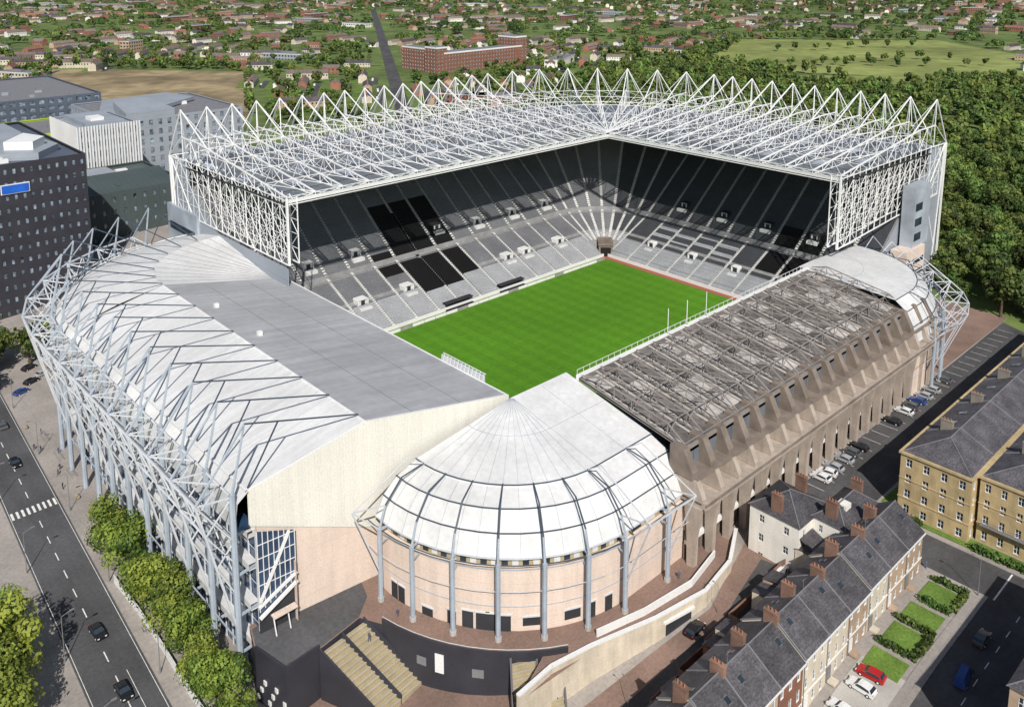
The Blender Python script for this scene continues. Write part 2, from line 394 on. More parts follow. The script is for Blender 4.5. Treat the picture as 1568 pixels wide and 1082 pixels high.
for z in(0,4,8,12): w_.box(93,-56.1,z,105,-56.02,z+1.6,2)
for z in(19,24,29): w_.box(99,-55.1,z,104,-55.02,z+2.5,2)
w_.box(-74,95,-14,-66,118,30,1)
for z in(-8,-2,4,10,16,22): w_.box(-74.12,97,z,-74.02,116,z+2.4,2)
w_.obj('stair_tower_block',[M['pink'],M['deckpanel'],M['glass']],ST)
# deck
w_=MB()
sweep(w_,stat,[(10,45.9),(66,45.9),(66,46.1),(10,46.1)],0)
sweep(w_,stat,[(.5,46.0),(10,46.0)],1)
for i in range(nS-1):
    for k,(d0,d1) in enumerate(((12,21),(24,33),(36,45),(48,57))):
        if (i+k)%2: 
            a,b=lerpst(stat[i],stat[i+1],.12),lerpst(stat[i],stat[i+1],.5)
            w_.poly([P(a,d0,46.25),P(b,d0,46.25),P(b,d1,46.25),P(a,d1,46.25)],4)
sweep(w_,stat,[(0,45.6),(0,46.5),(.4,46.5),(.4,45.6)],2)
for d in(10,20,30,40,50): sweep(w_,stat,[(d,44.6),(d,45.8),(d+.4,45.8),(d+.4,44.6)],3)
for s in stat: w_.tube(P(s,1,45.3),P(s,64,44.2),.3,3)
w_.obj('main_roof_deck',[M['deck'],M['glassroof'],M['white'],M['darkwall'],M['deckpanel']],ST)
T=MB()
def zt(d): return 47.4+.115*min(d,54)
ND=[i*6 for i in range(12)]
def planar(s,r1,r2):
    for k in range(len(ND)-1):
        d,e=ND[k],ND[k+1]
        T.tube(P(s,d,zt(d)),P(s,e,zt(e)),r1);T.tube(P(s,d,46.3),P(s,e,46.3),r1*.6)
        T.tube(P(s,d,46.3),P(s,d,zt(d)),r2)
        if k%2: T.tube(P(s,d,46.3),P(s,e,zt(e)),r2)
        else: T.tube(P(s,d,zt(d)),P(s,e,46.3),r2)
for i,s in enumerate(stat):
    planar(s,.25,.11)
    tip=P(s,66,62.5)
    T.tube(tip,P(s,48,zt(48)),.22);T.tube(tip,P(s,77,46),.24);T.tube(tip,P(s,66,46),.16)
    T.tube(P(s,66,46.3),P(s,77,46),.2);T.tube(P(s,77,46),P(s,75,-10),.4);T.tube(P(s,66,54),P(s,77,46),.12)
    T.tube(P(s,75,34),P(s,70,46),.2)
    if i<nS-1:
        b=stat[i+1];m=lerpst(s,b,.5)
        mm=P(m,74,48)
        T.tube(tip,mm,.19);T.tube(P(b,66,62.5),mm,.19)
        T.tube(P(s,77,46),P(b,77,46),.2);T.tube(P(s,77,40),P(b,77,40),.16);T.tube(P(s,77,46),P(b,77,40),.12)
        mf=P(m,58,zt(54));T.tube(tip,mf,.1);T.tube(P(b,66,62.5),mf,.1)
        for d in ND[::2]:
            T.tube(P(s,d,zt(d)),P(b,d,zt(d)),.11)
            T.tube(P(s,d,46.3),P(m,d,zt(d)),.08);T.tube(P(b,d,46.3),P(m,d,zt(d)),.08)
        for d,e in zip(ND[0:-1:2],ND[2::2]):
            if (d//12)%2: T.tube(P(s,d,zt(d)),P(b,e,zt(e)),.09)
            else: T.tube(P(b,d,zt(d)),P(s,e,zt(e)),.09)
        T.tube(P(s,0,zt(0)),P(m,0,46.3),.12);T.tube(P(b,0,zt(0)),P(m,0,46.3),.12)
        T.tube(P(s,0,45.2),P(b,0,45.2),.15)
def endwall(s,sg,zf,slope):
    for lay in(0,1):
        o=(0 if lay==0 else 3.0)*sg
        def Q(d,z):
            p=P(s,d,z);t=(-s[1][1],s[1][0]);return (p[0]+t[0]*o,p[1]+t[1]*o,z)
        st_=4.0
        ds=[i*st_ for i in range(19)]
        zlo=lambda d: zf+slope*d
        for k,d in enumerate(ds):
            T.tube(Q(d,zlo(d)),Q(d,47 if d<66 else 47-(d-66)*.3),.10 if k%2 else .17)
            if k<len(ds)-1:
                e=ds[k+1];z=zf;lv=0
                T.tube(Q(d,zlo(d)),Q(e,zlo(e)),.2)
                while z<45:
                    if z>=zlo(d)-.5:
                        T.tube(Q(d,z),Q(e,z),.09)
                        if (k+lv+lay)%2: T.tube(Q(d,z),Q(e,min(z+4,47)),.1)
                        else: T.tube(Q(e,z),Q(d,min(z+4,47)),.1)
                    z+=4;lv+=1
    for d in range(0,76,8):
        p=P(s,d,47);t=(-s[1][1],s[1][0]);T.tube(p,(p[0]+t[0]*3*sg,p[1]+t[1]*3*sg,43),.08)
    T.tube(P(s,0,zf),P(s,0,47),.4)
    T.tube(P(s,76,46),P(s,70,-8),.35);T.tube(P(s,76,46),P(s,62,30),.25);T.tube(P(s,62,30),P(s,72,10),.25)
endwall(stat[0],-1,28.5,0);endwall(stat[-1],1,25,.05)
T.obj('main_roof_trusses',[M['truss']],ST)
# ---------------- south stand
CY=52
G=MB()
ends=(-44,-38.3)
def gy(x): return ends[0]+(ends[1]-ends[0])*(-70-x)/54
G.poly([(-70,gy(-70),22),(-70,47,22),(-102,CY,27),(-102,gy(-102),27)],0)
G.poly([(-102,gy(-102),27),(-102,CY,27),(-124,CY,22),(-124,gy(-124),22)],1)
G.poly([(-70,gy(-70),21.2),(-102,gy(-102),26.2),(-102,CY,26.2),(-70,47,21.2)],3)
G.box(-70.3,gy(-70),20.6,-69.9,47,22.1,2)
G.tube((-102,gy(-102),27.05),(-102,CY,27.05),.14,2)
def gw(x,z,o=0): return (x,gy(x)+o,z)
G.poly([gw(-70,22.15),gw(-102,27.15),gw(-124,22.15),gw(-124,15.6),gw(-103,6.6),gw(-70,-4.5)],4)
G.poly([gw(-70,22.15,.5),gw(-102,27.15,.5),gw(-124,22.15,.5),gw(-124,15.6,.5),gw(-103,6.6,.5),gw(-70,-4.5,.5)],4)
G.poly([gw(-102,27.15),gw(-102,27.15,.5),gw(-124,22.15,.5),gw(-124,22.15)],2)
G.poly([gw(-70,22.15),gw(-70,22.15,.5),gw(-102,27.15,.5),gw(-102,27.15)],2)
G.poly([gw(-99,5.2,.25),gw(-103,6.6,.25),gw(-124,15.6,.25),gw(-117,-5,.25),gw(-99,-5,.25)],5)
for yy in(8,30): G.box(-98,yy,24.5,-97,yy+1,27.2,2)
for x in(-81,-92): 
    z=22+(-70-x)/32*5;G.tube((x,gy(x),z+.03),(x,46,z+.03),.05,6)
G.obj('south_stand_roof',[M['greyroof'],M['whiteroofG'],M['white'],M['darkwall'],M['cream'],M['pink'],M['lead']],ST)
swst=[((-73,CY),(math.cos(a),math.sin(a))) for a in [math.radians(180-7.5*k) for k in range(13)]]
G=MB()
for a,b in zip(swst[:-1],swst[1:]):
    G.poly([(-70,47,22),P(b,29,27),P(a,29,27)],0)
sweep(G,swst,[(29,27),(40,25),(51,22)],0)
for s in swst:
    G.tube((-70,47,22),P(s,29,27),.07,4);G.tube(P(s,29,27.02),P(s,51,22.02),.06,4)
gst=[((-73,gy(-124)),(-1,0))]+[((-73,-30+8.2*k),(-1,0)) for k in range(11)]+swst
sweep(G,gst,[(51,22),(53.0,20.5),(53.4,18),(53.4,15.5)],0)
sweep(G,gst,[(51.2,22.15),(51.2,22.4),(51.5,22.4),(51.5,22)],2)
sweep(G,gst,[(53.4,15.5),(50,15.5),(50,-15)],1)
for z in(-7,0,7.5,13.5):
    sweep(G,gst,[(50.05,z),(51.6,z),(51.6,z+1.2),(50.05,z+1.2)],0)
for a,b in zip(gst[:-1],gst[1:]):
    for t in(0,.33,.66):
        s=lerpst(a,b,t)
        G.tube(P(s,50.2,-14),P(s,50.2,15.5),.16,3)
for z in(-10,-3.5,4,10.5): sweep(G,gst,[(50.12,z),(50.12,z+.25)],3)
G.obj('south_stand_facade',[M['whiteroof'],M['blueglass'],M['white'],M['steelw'],M['lead']],ST)
F=MB()
fst=[((-73,-38+10.0*k),(-1,0)) for k in range(10)]+[((-73,CY),(math.cos(a),math.sin(a))) for a in [math.radians(180-12.5*k) for k in range(1,7)]]
for i,s in enumerate(fst):
    tip=P(s,51,34);node=P(s,60,23.0);col=lambda z:P(s,53.8,z)
    F.tube(col(-14.5),col(22.5),.58,0,8);F.tube(col(22),tip,.30,0,6,.2)
    F.tube(tip,P(s,29,27.5),.15,1);F.tube(P(s,51,22.5),P(s,45,32.1),.15,1)
    F.tube(node,tip,.22,0,5);F.tube(node,col(22),.17,2,5);F.tube(node,col(14),.18,2,5);F.tube(node,col(-3),.24,2,5)
    m1=P(s,57.0,10.5);F.tube(m1,col(14),.14,2);F.tube(m1,col(4),.14,2);F.tube(P(s,58.5,17),col(22),.15,2);F.tube(P(s,58.5,17),col(10),.14,2)
    for z in(-7,0,7.5): F.tube(col(z),P(s,50,z+.5),.25,0)
    if i<len(fst)-1:
        b=fst[i+1];cb=lambda z:P(b,53.8,z)
        F.tube(node,P(b,60,23),.26,2,5);F.tube(P(s,58.5,17),P(b,58.5,17),.2,2,5)
        F.tube(col(22),cb(22),.24,2,5);F.tube(col(14),cb(14),.18,2)
        m=lerpst(s,b,.5)
        q=P(m,53.8,22)
        F.tube(node,q,.14,2);F.tube(P(b,60,23),q,.14,2)
        F.tube(P(s,58.5,17),P(m,60,23),.14,2);F.tube(P(b,58.5,17),P(m,60,23),.14,2)
        F.tube(P(s,58.5,17),P(m,53.8,14),.13,2);F.tube(P(b,58.5,17),P(m,53.8,14),.13,2)
        F.tube(P(m,53.8,22),P(m,58.5,17),.12,2);F.tube(P(m,60,23),P(m,58.5,17),.12,2)
        F.tube(col(7),cb(7),.18,0);F.tube(col(7),cb(14),.13,2);F.tube(cb(7),col(14),.13,2)
        F.tube(col(-5),cb(-5),.16,0)
F.obj('south_stand_steel_frames',[M['bluegrey'],M['darksteel'],M['steelw']],ST)
G=MB()
y=-38.9
G.poly([(-123.6,y-.6,-1),(-116.9,y-1.2,3),(-116.9,y-1.2,12.6),(-123.6,y-.6,15)],0)
for k in range(8):
    x=-123.6+k*.95;G.tube((x,y-.75-.08*k,0+.5*k),(x,y-.75-.08*k,15-.33*k),.09,1)
for z in(5,7.5,10,12.5): G.tube((-123.6,y-.8,z),(-117,y-1.4,z),.08,1)
G.tube((-123.6,y-1,2),(-118,y-1.4,13),.3,1);G.tube((-123.8,y-1,-1),(-116.8,y-1.5,3),.35,1);G.tube((-123.8,y-.9,1),(-116.8,y-1.4,4.6),.3,1)
G.poly([(-123.6,y-.2,-14),(-117,y-.7,-14),(-117,y-.7,3),(-123.6,y-.2,0)],2)
G.box(-122,y-2.6,-1.2,-117.5,y-1.3,-.95,3)
G.poly([(-117.2,y-1.9,-4.5),(-117.2,y-1,-4.5),(-117.2,y-1,7),(-117.2,y-1.9,7)],3)
for x in(-121.7,-119): G.tube((x,y-2.5,-4.5),(x,y-1.5,-.9),.12,1)
G.obj('glass_stair_tower',[M['blueglass'],M['white'],M['darkwall'],M['pink']],ST)
# ---------------- drum corners
def drum(name,sts,zg,cols,doors,ne=False):
    D=MB()
    if ne: pf=[(0,22.3),(14,21.5),(28,20.4)];rg=[(28,20.4),(28.4,20.1),(31.2,18),(33.2,14.6),(34,10.4)];e=2.1
    else: pf=[(0,22),(11,19.8),(23,17.4)];rg=[(23,17.4),(23.4,17.1),(27.4,15.6),(30.2,13),(31.9,9.6)];e=0
    sweep(D,sts,pf,0);sweep(D,sts,rg,1)
    zb=rg[-1][1]
    sweep(D,sts,[rg[-1],(31.0+e,zb-.2),(31.0+e,7.3)],2)
    sweep(D,sts,[(31.0+e,7.3),(31.6+e,7.2),(31.6+e,zg)],3)
    for d,z in((rg[0][0]+.2,rg[0][1]+.1),(rg[2][0]+.1,rg[2][1]+.15),(rg[3][0]+.15,rg[3][1]+.05)):
        for a,b in zip(sts[:-1],sts[1:]): D.tube(P(a,d,z),P(b,d,z),.12,4)
    for a,b in zip(sts[:-1],sts[1:]):
        D.tube(P(a,32+e,zb-.1),P(b,32+e,zb-.1),.18,6);D.tube(P(a,33.6+e,9.4),P(b,33.6+e,9.4),.10,4);D.tube(P(a,33.6+e,4.5),P(b,33.6+e,4.5),.06,6)
        D.tube(P(a,31.7+e,7.2),P(b,31.7+e,7.2),.12,5);D.tube(P(a,31.66+e,.2),P(b,31.66+e,.2),.07,5)
        for t in(.1,.6):
            p=P(lerpst(a,b,t),31.05+e,0);q=P(lerpst(a,b,t+.3),31.05+e,0)
            if math.hypot(p[0]-q[0],p[1]-q[1])>.2: D.wall(p,q,7.6,9.1,.1,7 if t<.3 else 1)
    for i in cols:
        s=sts[i]
        D.tube(P(s,33.8+e,zg-.5),P(s,33.8+e,9.6),.45,5,8);D.tube(P(s,33.8+e,zg),P(s,33.8+e,zg+1.1),.62,10,8)
        D.tube(P(s,33.8+e,9.6),P(s,rg[3][0]+2.2,rg[3][1]+.6),.24,5,6,.18)
        D.tube(P(s,rg[3][0]+2.2,rg[3][1]+.6),P(s,rg[2][0]+1.2,rg[2][1]+1.7),.17,4,5);D.tube(P(s,rg[2][0]+1.2,rg[2][1]+1.7),P(s,rg[0][0]+.3,rg[0][1]+.4),.14,4,5)
        D.tube(P(s,33.8+e,9.6),P(s,31.8+e,zb-.2),.2,5);D.tube(P(s,33.8+e,7),P(s,31.6+e,7),.14,5)
        if ne or i in(1,13,15):
            nd=P(s,39.5+e,15.5);D.tube(nd,P(s,33.8+e,9.6),.16,6);D.tube(nd,P(s,33.8+e,1),.16,6);D.tube(nd,P(s,rg[3][0]+2.2,rg[3][1]+.6),.14,6);D.tube(nd,P(s,rg[0][0]+4,rg[0][1]+3),.12,6);D.tube(P(s,rg[0][0]+4,rg[0][1]+3),P(s,rg[0][0],rg[0][1]),.12,6)
            if i+2<len(sts) and (ne or i==13):
                n2=P(sts[i+2],39.5+e,15.5);D.tube(nd,n2,.14,6);D.tube(nd,P(sts[i+2],33.8+e,9.6),.1,6);D.tube(n2,P(s,33.8+e,9.6),.1,6)
    for i,t,w,z0,hh in doors:
        s=lerpst(sts[i],sts[i+1],t);tx,ty=-s[1][1],s[1][0];c=P(s,31.62+e,0)
        D.wall((c[0]-tx*w/2,c[1]-ty*w/2),(c[0]+tx*w/2,c[1]+ty*w/2),z0,z0+hh,.16,8)
        D.wall((c[0]-tx*(w/2+.2),c[1]-ty*(w/2+.2)),(c[0]+tx*(w/2+.2),c[1]+ty*(w/2+.2)),z0+hh,z0+hh+.25,.3,6)
    for s in sts:
        D.tube(P(s,.5,pf[0][1]-.07),P(s,pf[2][0],pf[2][1]+.02),.045,9)
        for a,b in zip(rg[1:-1],rg[2:]): D.tube(P(s,a[0],a[1]+.03),P(s,b[0],b[1]+.05),.05,9)
    for a,b in zip(sts[:-1],sts[1:]): D.tube(P(a,pf[1][0],pf[1][1]+.02),P(b,pf[1][0],pf[1][1]+.02),.05,9)
    D.obj(name,[M['whiteroof'],M['whiteroof'],M['tan'],M['pink'],M['darksteel'],M['bluegrey'],M['steelw'],M['glass'],M['darkwall'],M['deckpanel'],M['concrete']],ST)
se=[((-70,-45),(math.cos(math.radians(a)),math.sin(math.radians(a)))) for a in [176+6.714*k for k in range(15)]]+[((-62,-45),(0,-1)),((-54,-45),(0,-1))]
drum('south_east_corner_drum',se,-4.9,[1,3,5,7,9,11,13,15],
     [(1,.3,1.6,-4.5,3.2),(1,.8,1.6,-4.5,3.2),(3,.4,2.2,-4.5,1.6),(4,.7,1.6,-4.5,2.6),(5,.5,2.0,-4.5,3.2),(6,.2,2.2,-4.5,3.2),(6,.7,2.2,-4.5,3.2),(7,.3,1.8,-4.5,3),(8,.5,3.0,-3.5,1.6),(10,.5,3,-3.5,1.8),(11,.5,1.6,-4.5,3),(12,.5,1.6,-4.5,3)])
nea=[((42,-46),(0,-1)),((50,-46),(0,-1))]+[((50,-46),(math.cos(math.radians(a)),math.sin(math.radians(a)))) for a in [276+6*k for k in range(15)]]
drum('north_east_corner_drum',nea,-6,[1,3,5,7,9,11,13,15],[(4,.5,2,-5,3),(7,.5,2,-5,3),(10,.5,2,-5,3)],True)
I=MB()
gs=[((-58,-37),(-1,0)),((-58,38),(-1,0))]
bowl(I,gs,[(1.5+1.6*i,1+.72*i) for i in range(26)])
es=[((-55,-40),(0,-1)),((55,-40),(0,-1))]
bowl(I,es,[(1+1.5*i,1+.7*i) for i in range(22)])
for c,a0 in(((-55,-37),180),((55,-38),270),((-56,37),90)):
    cs=[(c,(math.cos(math.radians(a)),math.sin(math.radians(a)))) for a in range(a0,a0+91,15)]
    bowl(I,cs,[(3+1.6*i,1+.7*i) for i in range(20)])
I.obj('lower_stand_terracing',[M['seatD']],ST)
# ---------------- East stand
E=MB()
x0,x1=-54,43;nf=17
zr=lambda y: 22-(-48.5-y)*.16
def ey(y,dz=0): return zr(y)+dz
E.poly([(x0,-48.5,ey(-48.5)),(x0,-76,ey(-76)),(x1,-76,ey(-76)),(x1,-48.5,ey(-48.5))],0)
E.poly([(x0,-48.5,ey(-48.5,-.4)),(x1,-48.5,ey(-48.5,-.4)),(x1,-76,ey(-76,-.4)),(x0,-76,ey(-76,-.4))],1)
E.box(x0,-48.6,21.2,x1,-47.9,22.5,2)
E.box(x0,-76.4,16.6,x1,-75.9,17.8,1)
w=(x1-x0)/(nf-1)
for k in range(0,nf-1):
    xa=x0+k*w
    for f0,f1 in((.1,.2),(.8,.9)):
        E.poly([(xa+w*f0,-49,ey(-49,.12)),(xa+w*f0,-75,ey(-75,.12)),(xa+w*f1,-75,ey(-75,.12)),(xa+w*f1,-49,ey(-49,.12))],4)
    for j in range(4):
        if (k*3+j*5)%4==0 or (k+j)%5==0:
            ya=-50-j*6.2;E.poly([(xa+w*.24,ya,ey(ya,.1)),(xa+w*.24,ya-5,ey(ya-5,.1)),(xa+w*.76,ya-5,ey(ya-5,.1)),(xa+w*.76,ya,ey(ya,.1))],4)
ys=[-49.5,-54,-58.5,-63,-67.5,-72,-76]
def top(y): return zr(y)+ (1.0 if y>-50 or y<-75 else 3.0)
for k in range(nf):
    x=x0+k*w;xn=x+w
    for a,b in zip(ys[:-1],ys[1:]):
        E.tube((x,a,top(a)),(x,b,top(b)),.17,1);E.tube((x,a,zr(a)+.3),(x,b,zr(b)+.3),.16,1)
        E.tube((x,a,zr(a)+.3),(x,b,top(b)),.1,1);E.tube((x,b,zr(b)+.3),(x,b,top(b)),.1,1)
    if k<nf-1:
        for j,yy in enumerate(ys):
            if j in(1,3,5,6): E.tube((x,yy,top(yy)),(xn,yy,top(yy)),.12,1)
            if j in(1,3,5):
                xm=(x+xn)/2
                E.tube((x,yy,zr(yy)+.3),(xm,yy,top(yy)),.09,1);E.tube((xn,yy,zr(yy)+.3),(xm,yy,top(yy)),.09,1)
        for a,b in((ys[1],ys[3]),(ys[3],ys[5])):
            E.tube((x,a,top(a)),(xn,b,top(b)),.09,1)
            E.tube((xn,a,top(a)),(x,b,top(b)),.09,1)
        E.tube((x,-48.2,23.7),(xn,-48.2,23.7),.06,2)
        for q in range(3): E.tube((x+q*2,-48.2,22.3),(x+q*2,-48.2,23.7),.05,2)
E.obj('east_stand_roof',[M['eastroof'],M['brownsteel'],M['white'],M['deck'],M['eastpanel']],ST)
E=MB()
xe=56
def fin(x,t,pr,m):
    n=len(pr)
    v=[(x-t,a,b) for a,b in pr]+[(x+t,a,b) for a,b in pr]
    E.add(v,[tuple(range(n)),tuple(range(2*n-1,n-1,-1))]+[(i,i+n,(i+1)%n+n,(i+1)%n) for i in range(n)],m)
k=0
while x0-1+k*6.0<xe:
    x=x0-1+k*6.0
    fin(x,.8,[(-74,18.6),(-77.2,18.6),(-79.3,14.6),(-79.3,13.2),(-74,13.2)],0)
    fin(x,.6,[(-74,13.2),(-80.2,13.2),(-81.6,10.2),(-81.6,9.5),(-74,9.5)],1)
    fin(x,.6,[(-77.5,8.0),(-81.2,8.0),(-80.2,2),(-80.0,h(x)-1),(-78.6,h(x)-1),(-78.2,3)],1)
    fin(x+3,.25,[(-76.5,8.0),(-79.2,8.0),(-78.2,4),(-76.5,3)],1)
    k+=1
E.box(x0-1,-82.0,8.0,xe,-74,9.4,1);E.box(x0-1,-82.1,8.6,xe,-81.9,9.25,0)
E.box(x0-1,-80.0,12.9,xe,-74,13.5,0)
E.box(x0-1,-76.4,13.5,xe,-74.2,17.2,5)
E.facade((x0-1,-77.0),(xe,-77.0),9.4,12.9,37,1,.6,.5,1,4,.5)
E.facade((x0-1,-77.4),(xe,-77.4),-.5,8.0,37,1,.7,.56,1,3,.9)
E.facade((x0-1,-77.3),(xe,-77.3),-8,-.5,37,1,.62,.7,0,4,1.0)
E.box(x0-1,-78.2,-1.0,xe,-77.45,-.2,2)
for k in range(18):
    x=x0+2+k*6.0
    if k%3!=1: E.box(x+.4,-78.4,4.2,x+2.4,-77.45,6.9,2 if k%2 else 1)
E.obj('east_stand_facade',[M['browncon'],M['tancon'],M['white'],M['glass'],M['darkwall'],M['deck']],ST)
for x in(-22.5,-15,-7): 
    mb=MB();mb.tube((x,-48.2,22),(x,-48.2,28.5),.1,0,6);mb.tube((x,-48.2,22),(x,-49.2,22),.1,0);mb.box(x-.25,-48.45,22,x+.25,-47.95,22.5,0);mb.obj('flag_pole',[M['white']])
mb=MB()
for k in range(12):
    yy=-36+k*1.2;mb.box(-69.8,yy,21.6,-69.3,yy+.9,23.2,0);mb.tube((-70,yy,22),(-69.5,yy,23.8),.06,1)
mb.tube((-69.5,-36.5,23.7),(-69.5,-22.3,23.7),.1,1);mb.tube((-69.5,-36.5,21.5),(-69.5,-22.3,21.5),.1,1)
mb.obj('floodlight_rig',[M['steelw'],M['white']],ST)
# ---------------- podium
def arcp(c,r,a0,a1,n): return [(c[0]+r*math.cos(math.radians(a0+(a1-a0)*k/n)),c[1]+r*math.sin(math.radians(a0+(a1-a0)*k/n))) for k in range(n+1)]
arc=arcp((-70,-45),37.5,190,262,14)
pod=[(-124,-36),(-126,-42),(-124.5,-49.5),(-118,-49),(-109,-47.5)]+arc+[(-54,-82),(-44,-79.5),(-36,-77),(-36,-60),(-70,-40)]
mb=MB()
mb.prism(pod,-15,-4.5,1,0)
mb.poly([(-124,-37,-4.49),(-125.8,-42,-4.49),(-124.3,-49.3,-4.49),(-118,-48.8,-4.49),(-109,-47.3,-4.49),(-105,-44,-4.49),(-103,-38,-4.49)],5)
for a,b in zip(arc[:10],arc[1:11]):
    mb.wall(a,b,-4.4,-3.4,.35,1);mb.tube((a[0],a[1],-3.0),(b[0],b[1],-3.0),.06,3)
for a,b in(((-126,-42),(-124.5,-49.5)),((-124.5,-49.5),(-118,-49))): mb.wall(a,b,-4.4,-3.5,.35,1)
ow=[(-101,-79.5),(-93,-79),(-85,-80.5),(-72,-84),(-60,-86),(-50,-84.5),(-41,-80)]
for a,b in zip(ow[:-1],ow[1:]):
    mb.wall(a,b,-14,-3.4,.5,2);mb.wall(a,b,-3.4,-3.1,.7,4)
mb.poly([(-101,-79.5,-4.46),(-85,-80.5,-4.46),(-72,-84,-4.46),(-60,-86,-4.46),(-50,-84.5,-4.46),(-41,-80,-4.46),(-41,-77,-4.46),(-60,-80,-4.46),(-76,-80,-4.46),(-90,-75,-4.46)],0)
iw=[(-82,-79),(-72,-81.4),(-60,-82.8),(-50,-81)]
for a,b in zip(iw[:-1],iw[1:]): mb.wall(a,b,-4.4,-3.0,.3,4)
mb.wall((-70,-84.55),(-64,-85.6),-9,-5.2,.3,6);mb.wall((-70.6,-84.5),(-63.4,-85.75),-5.2,-4.7,.7,4)
mb.obj('stadium_podium',[M['paving'],M['blackclad'],M['creamstone'],M['steelw'],M['white'],M['asphalt'],M['darkwall']],ST)
def steps(name,pA,pB,dirv,n,run,z0,z1,mats=('tan','blackclad')):
    mb=MB()
    for k in range(n):
        zz=z0-(z0-z1)*(k+1)/n
        a0=(pA[0]+dirv[0]*run*k,pA[1]+dirv[1]*run*k);b0=(pB[0]+dirv[0]*run*k,pB[1]+dirv[1]*run*k)
        a1=(a0[0]+dirv[0]*run,a0[1]+dirv[1]*run);b1=(b0[0]+dirv[0]*run,b0[1]+dirv[1]*run)
        mb.prism([a0,a1,b1,b0],-15,zz,0)
        mb.prism([a1,(a1[0]-dirv[0]*.15,a1[1]-dirv[1]*.15),(b1[0]-dirv[0]*.15,b1[1]-dirv[1]*.15),b1],zz,zz+.06,1)
    for p in(pA,pB,((pA[0]+pB[0])/2,(pA[1]+pB[1])/2)):
        e=(p[0]+dirv[0]*run*n,p[1]+dirv[1]*run*n)
        mb.wall(p,e,-15,lambda q,p=p: max(z1+.5, z0+.6-(z0-z1)*min(1,math.hypot(q[0]-p[0],q[1]-p[1])/(run*n))),.35,2)
    mb.obj(name,[M[mats[0]],M['concrete'],M[mats[1]]],ST)
steps('amphitheatre_steps',(-118,-49.3),(-108.6,-48.2),(.35,-.94),14,.85,-4.6,-12)
steps('plaza_steps',(-96,-72.5),(-88,-76.5),(-.62,-.78),9,.7,-4.6,-11,('tan','blackclad'))
osheet('plaza_paving',[(-128,-49),(-108,-46),(-88,-76),(-101,-79),(-128,-79)],.16,'paving')
mb=MB()
for i,w,z0,z1,m in((3,1.6,-9,-5.5,0),(2,1.8,-8.5,-7,1),(5,2.0,-8.5,-7,1)):
    a,b=arc[i],arc[i+1];c=((a[0]+b[0])/2,(a[1]+b[1])/2);dx,dy=b[0]-a[0],b[1]-a[1];L=math.hypot(dx,dy);dx/=L;dy/=L
    ex,ey_=(c[0]+70)/38*.15,(c[1]+45)/38*.15
    mb.wall((c[0]-dx*w/2+ex,c[1]-dy*w/2+ey_),(c[0]+dx*w/2+ex,c[1]+dy*w/2+ey_),z0,z1,.12,m)
mb.obj('wall_poster',[M['white'],M['lead']])
mb=MB()
for k in range(8):
    t=k/8;yy=-42-7.5*t;xx=-126+1.5*t
    mb.box(xx-.12,yy-.8,-13+(k*1.7)%5,xx+.4,yy-.1,-12.2+(k*1.7)%5,0)
mb.obj('mural_panel',[M['white']])
# ------------------------------------------------------------------ buildings near
def hood(mb,x0,y0,x1,y1,z,hgt,m,ml,ov=.35,ax='x'):
    x0-=ov;x1+=ov;y0-=ov;y1+=ov
    a,b,c,d=(x0,y0,z),(x1,y0,z),(x1,y1,z),(x0,y1,z)
    ym=(y0+y1)/2;i=min((y1-y0)/2,(x1-x0)/2-.1)
    r0=(x0+i,ym,z+hgt);r1=(x1-i,ym,z+hgt)
    mb.poly([a,b,r1,r0],m);mb.poly([c,d,r0,r1],m);mb.poly([b,c,r1],m);mb.poly([d,a,r0],m)
    mb.tube(r0,r1,.14,ml)
    for p,q in((a,r0),(b,r1),(c,r1),(d,r0)): mb.tube(p,q,.09,ml)
def chimney(mb,x,y,z0,z1,ax,m,mp,L=2.2):
    a,b=(.4,L/2) if ax=='y' else (L/2,.4)
    mb.box(x-a,y-b,z0,x+a,y+b,z1,m);mb.box(x-a-.08,y-b-.08,z1,x+a+.08,y+b+.08,z1+.15,m)
    for k in(-.35,0,.35):
        px,py=(x,y+k*L*.8) if ax=='y' else (x+k*L*.8,y)
        mb.tube((px,py,z1+.12),(px,py,z1+.65),.13,mp,6,.1)
wallm=['brickB','brickB','creamstone','brickB','creamstone','creamstone','brickA','brickB','creamstone','brickB','brickB','brickA','brickB']
xr=-24.0;uw=7.4
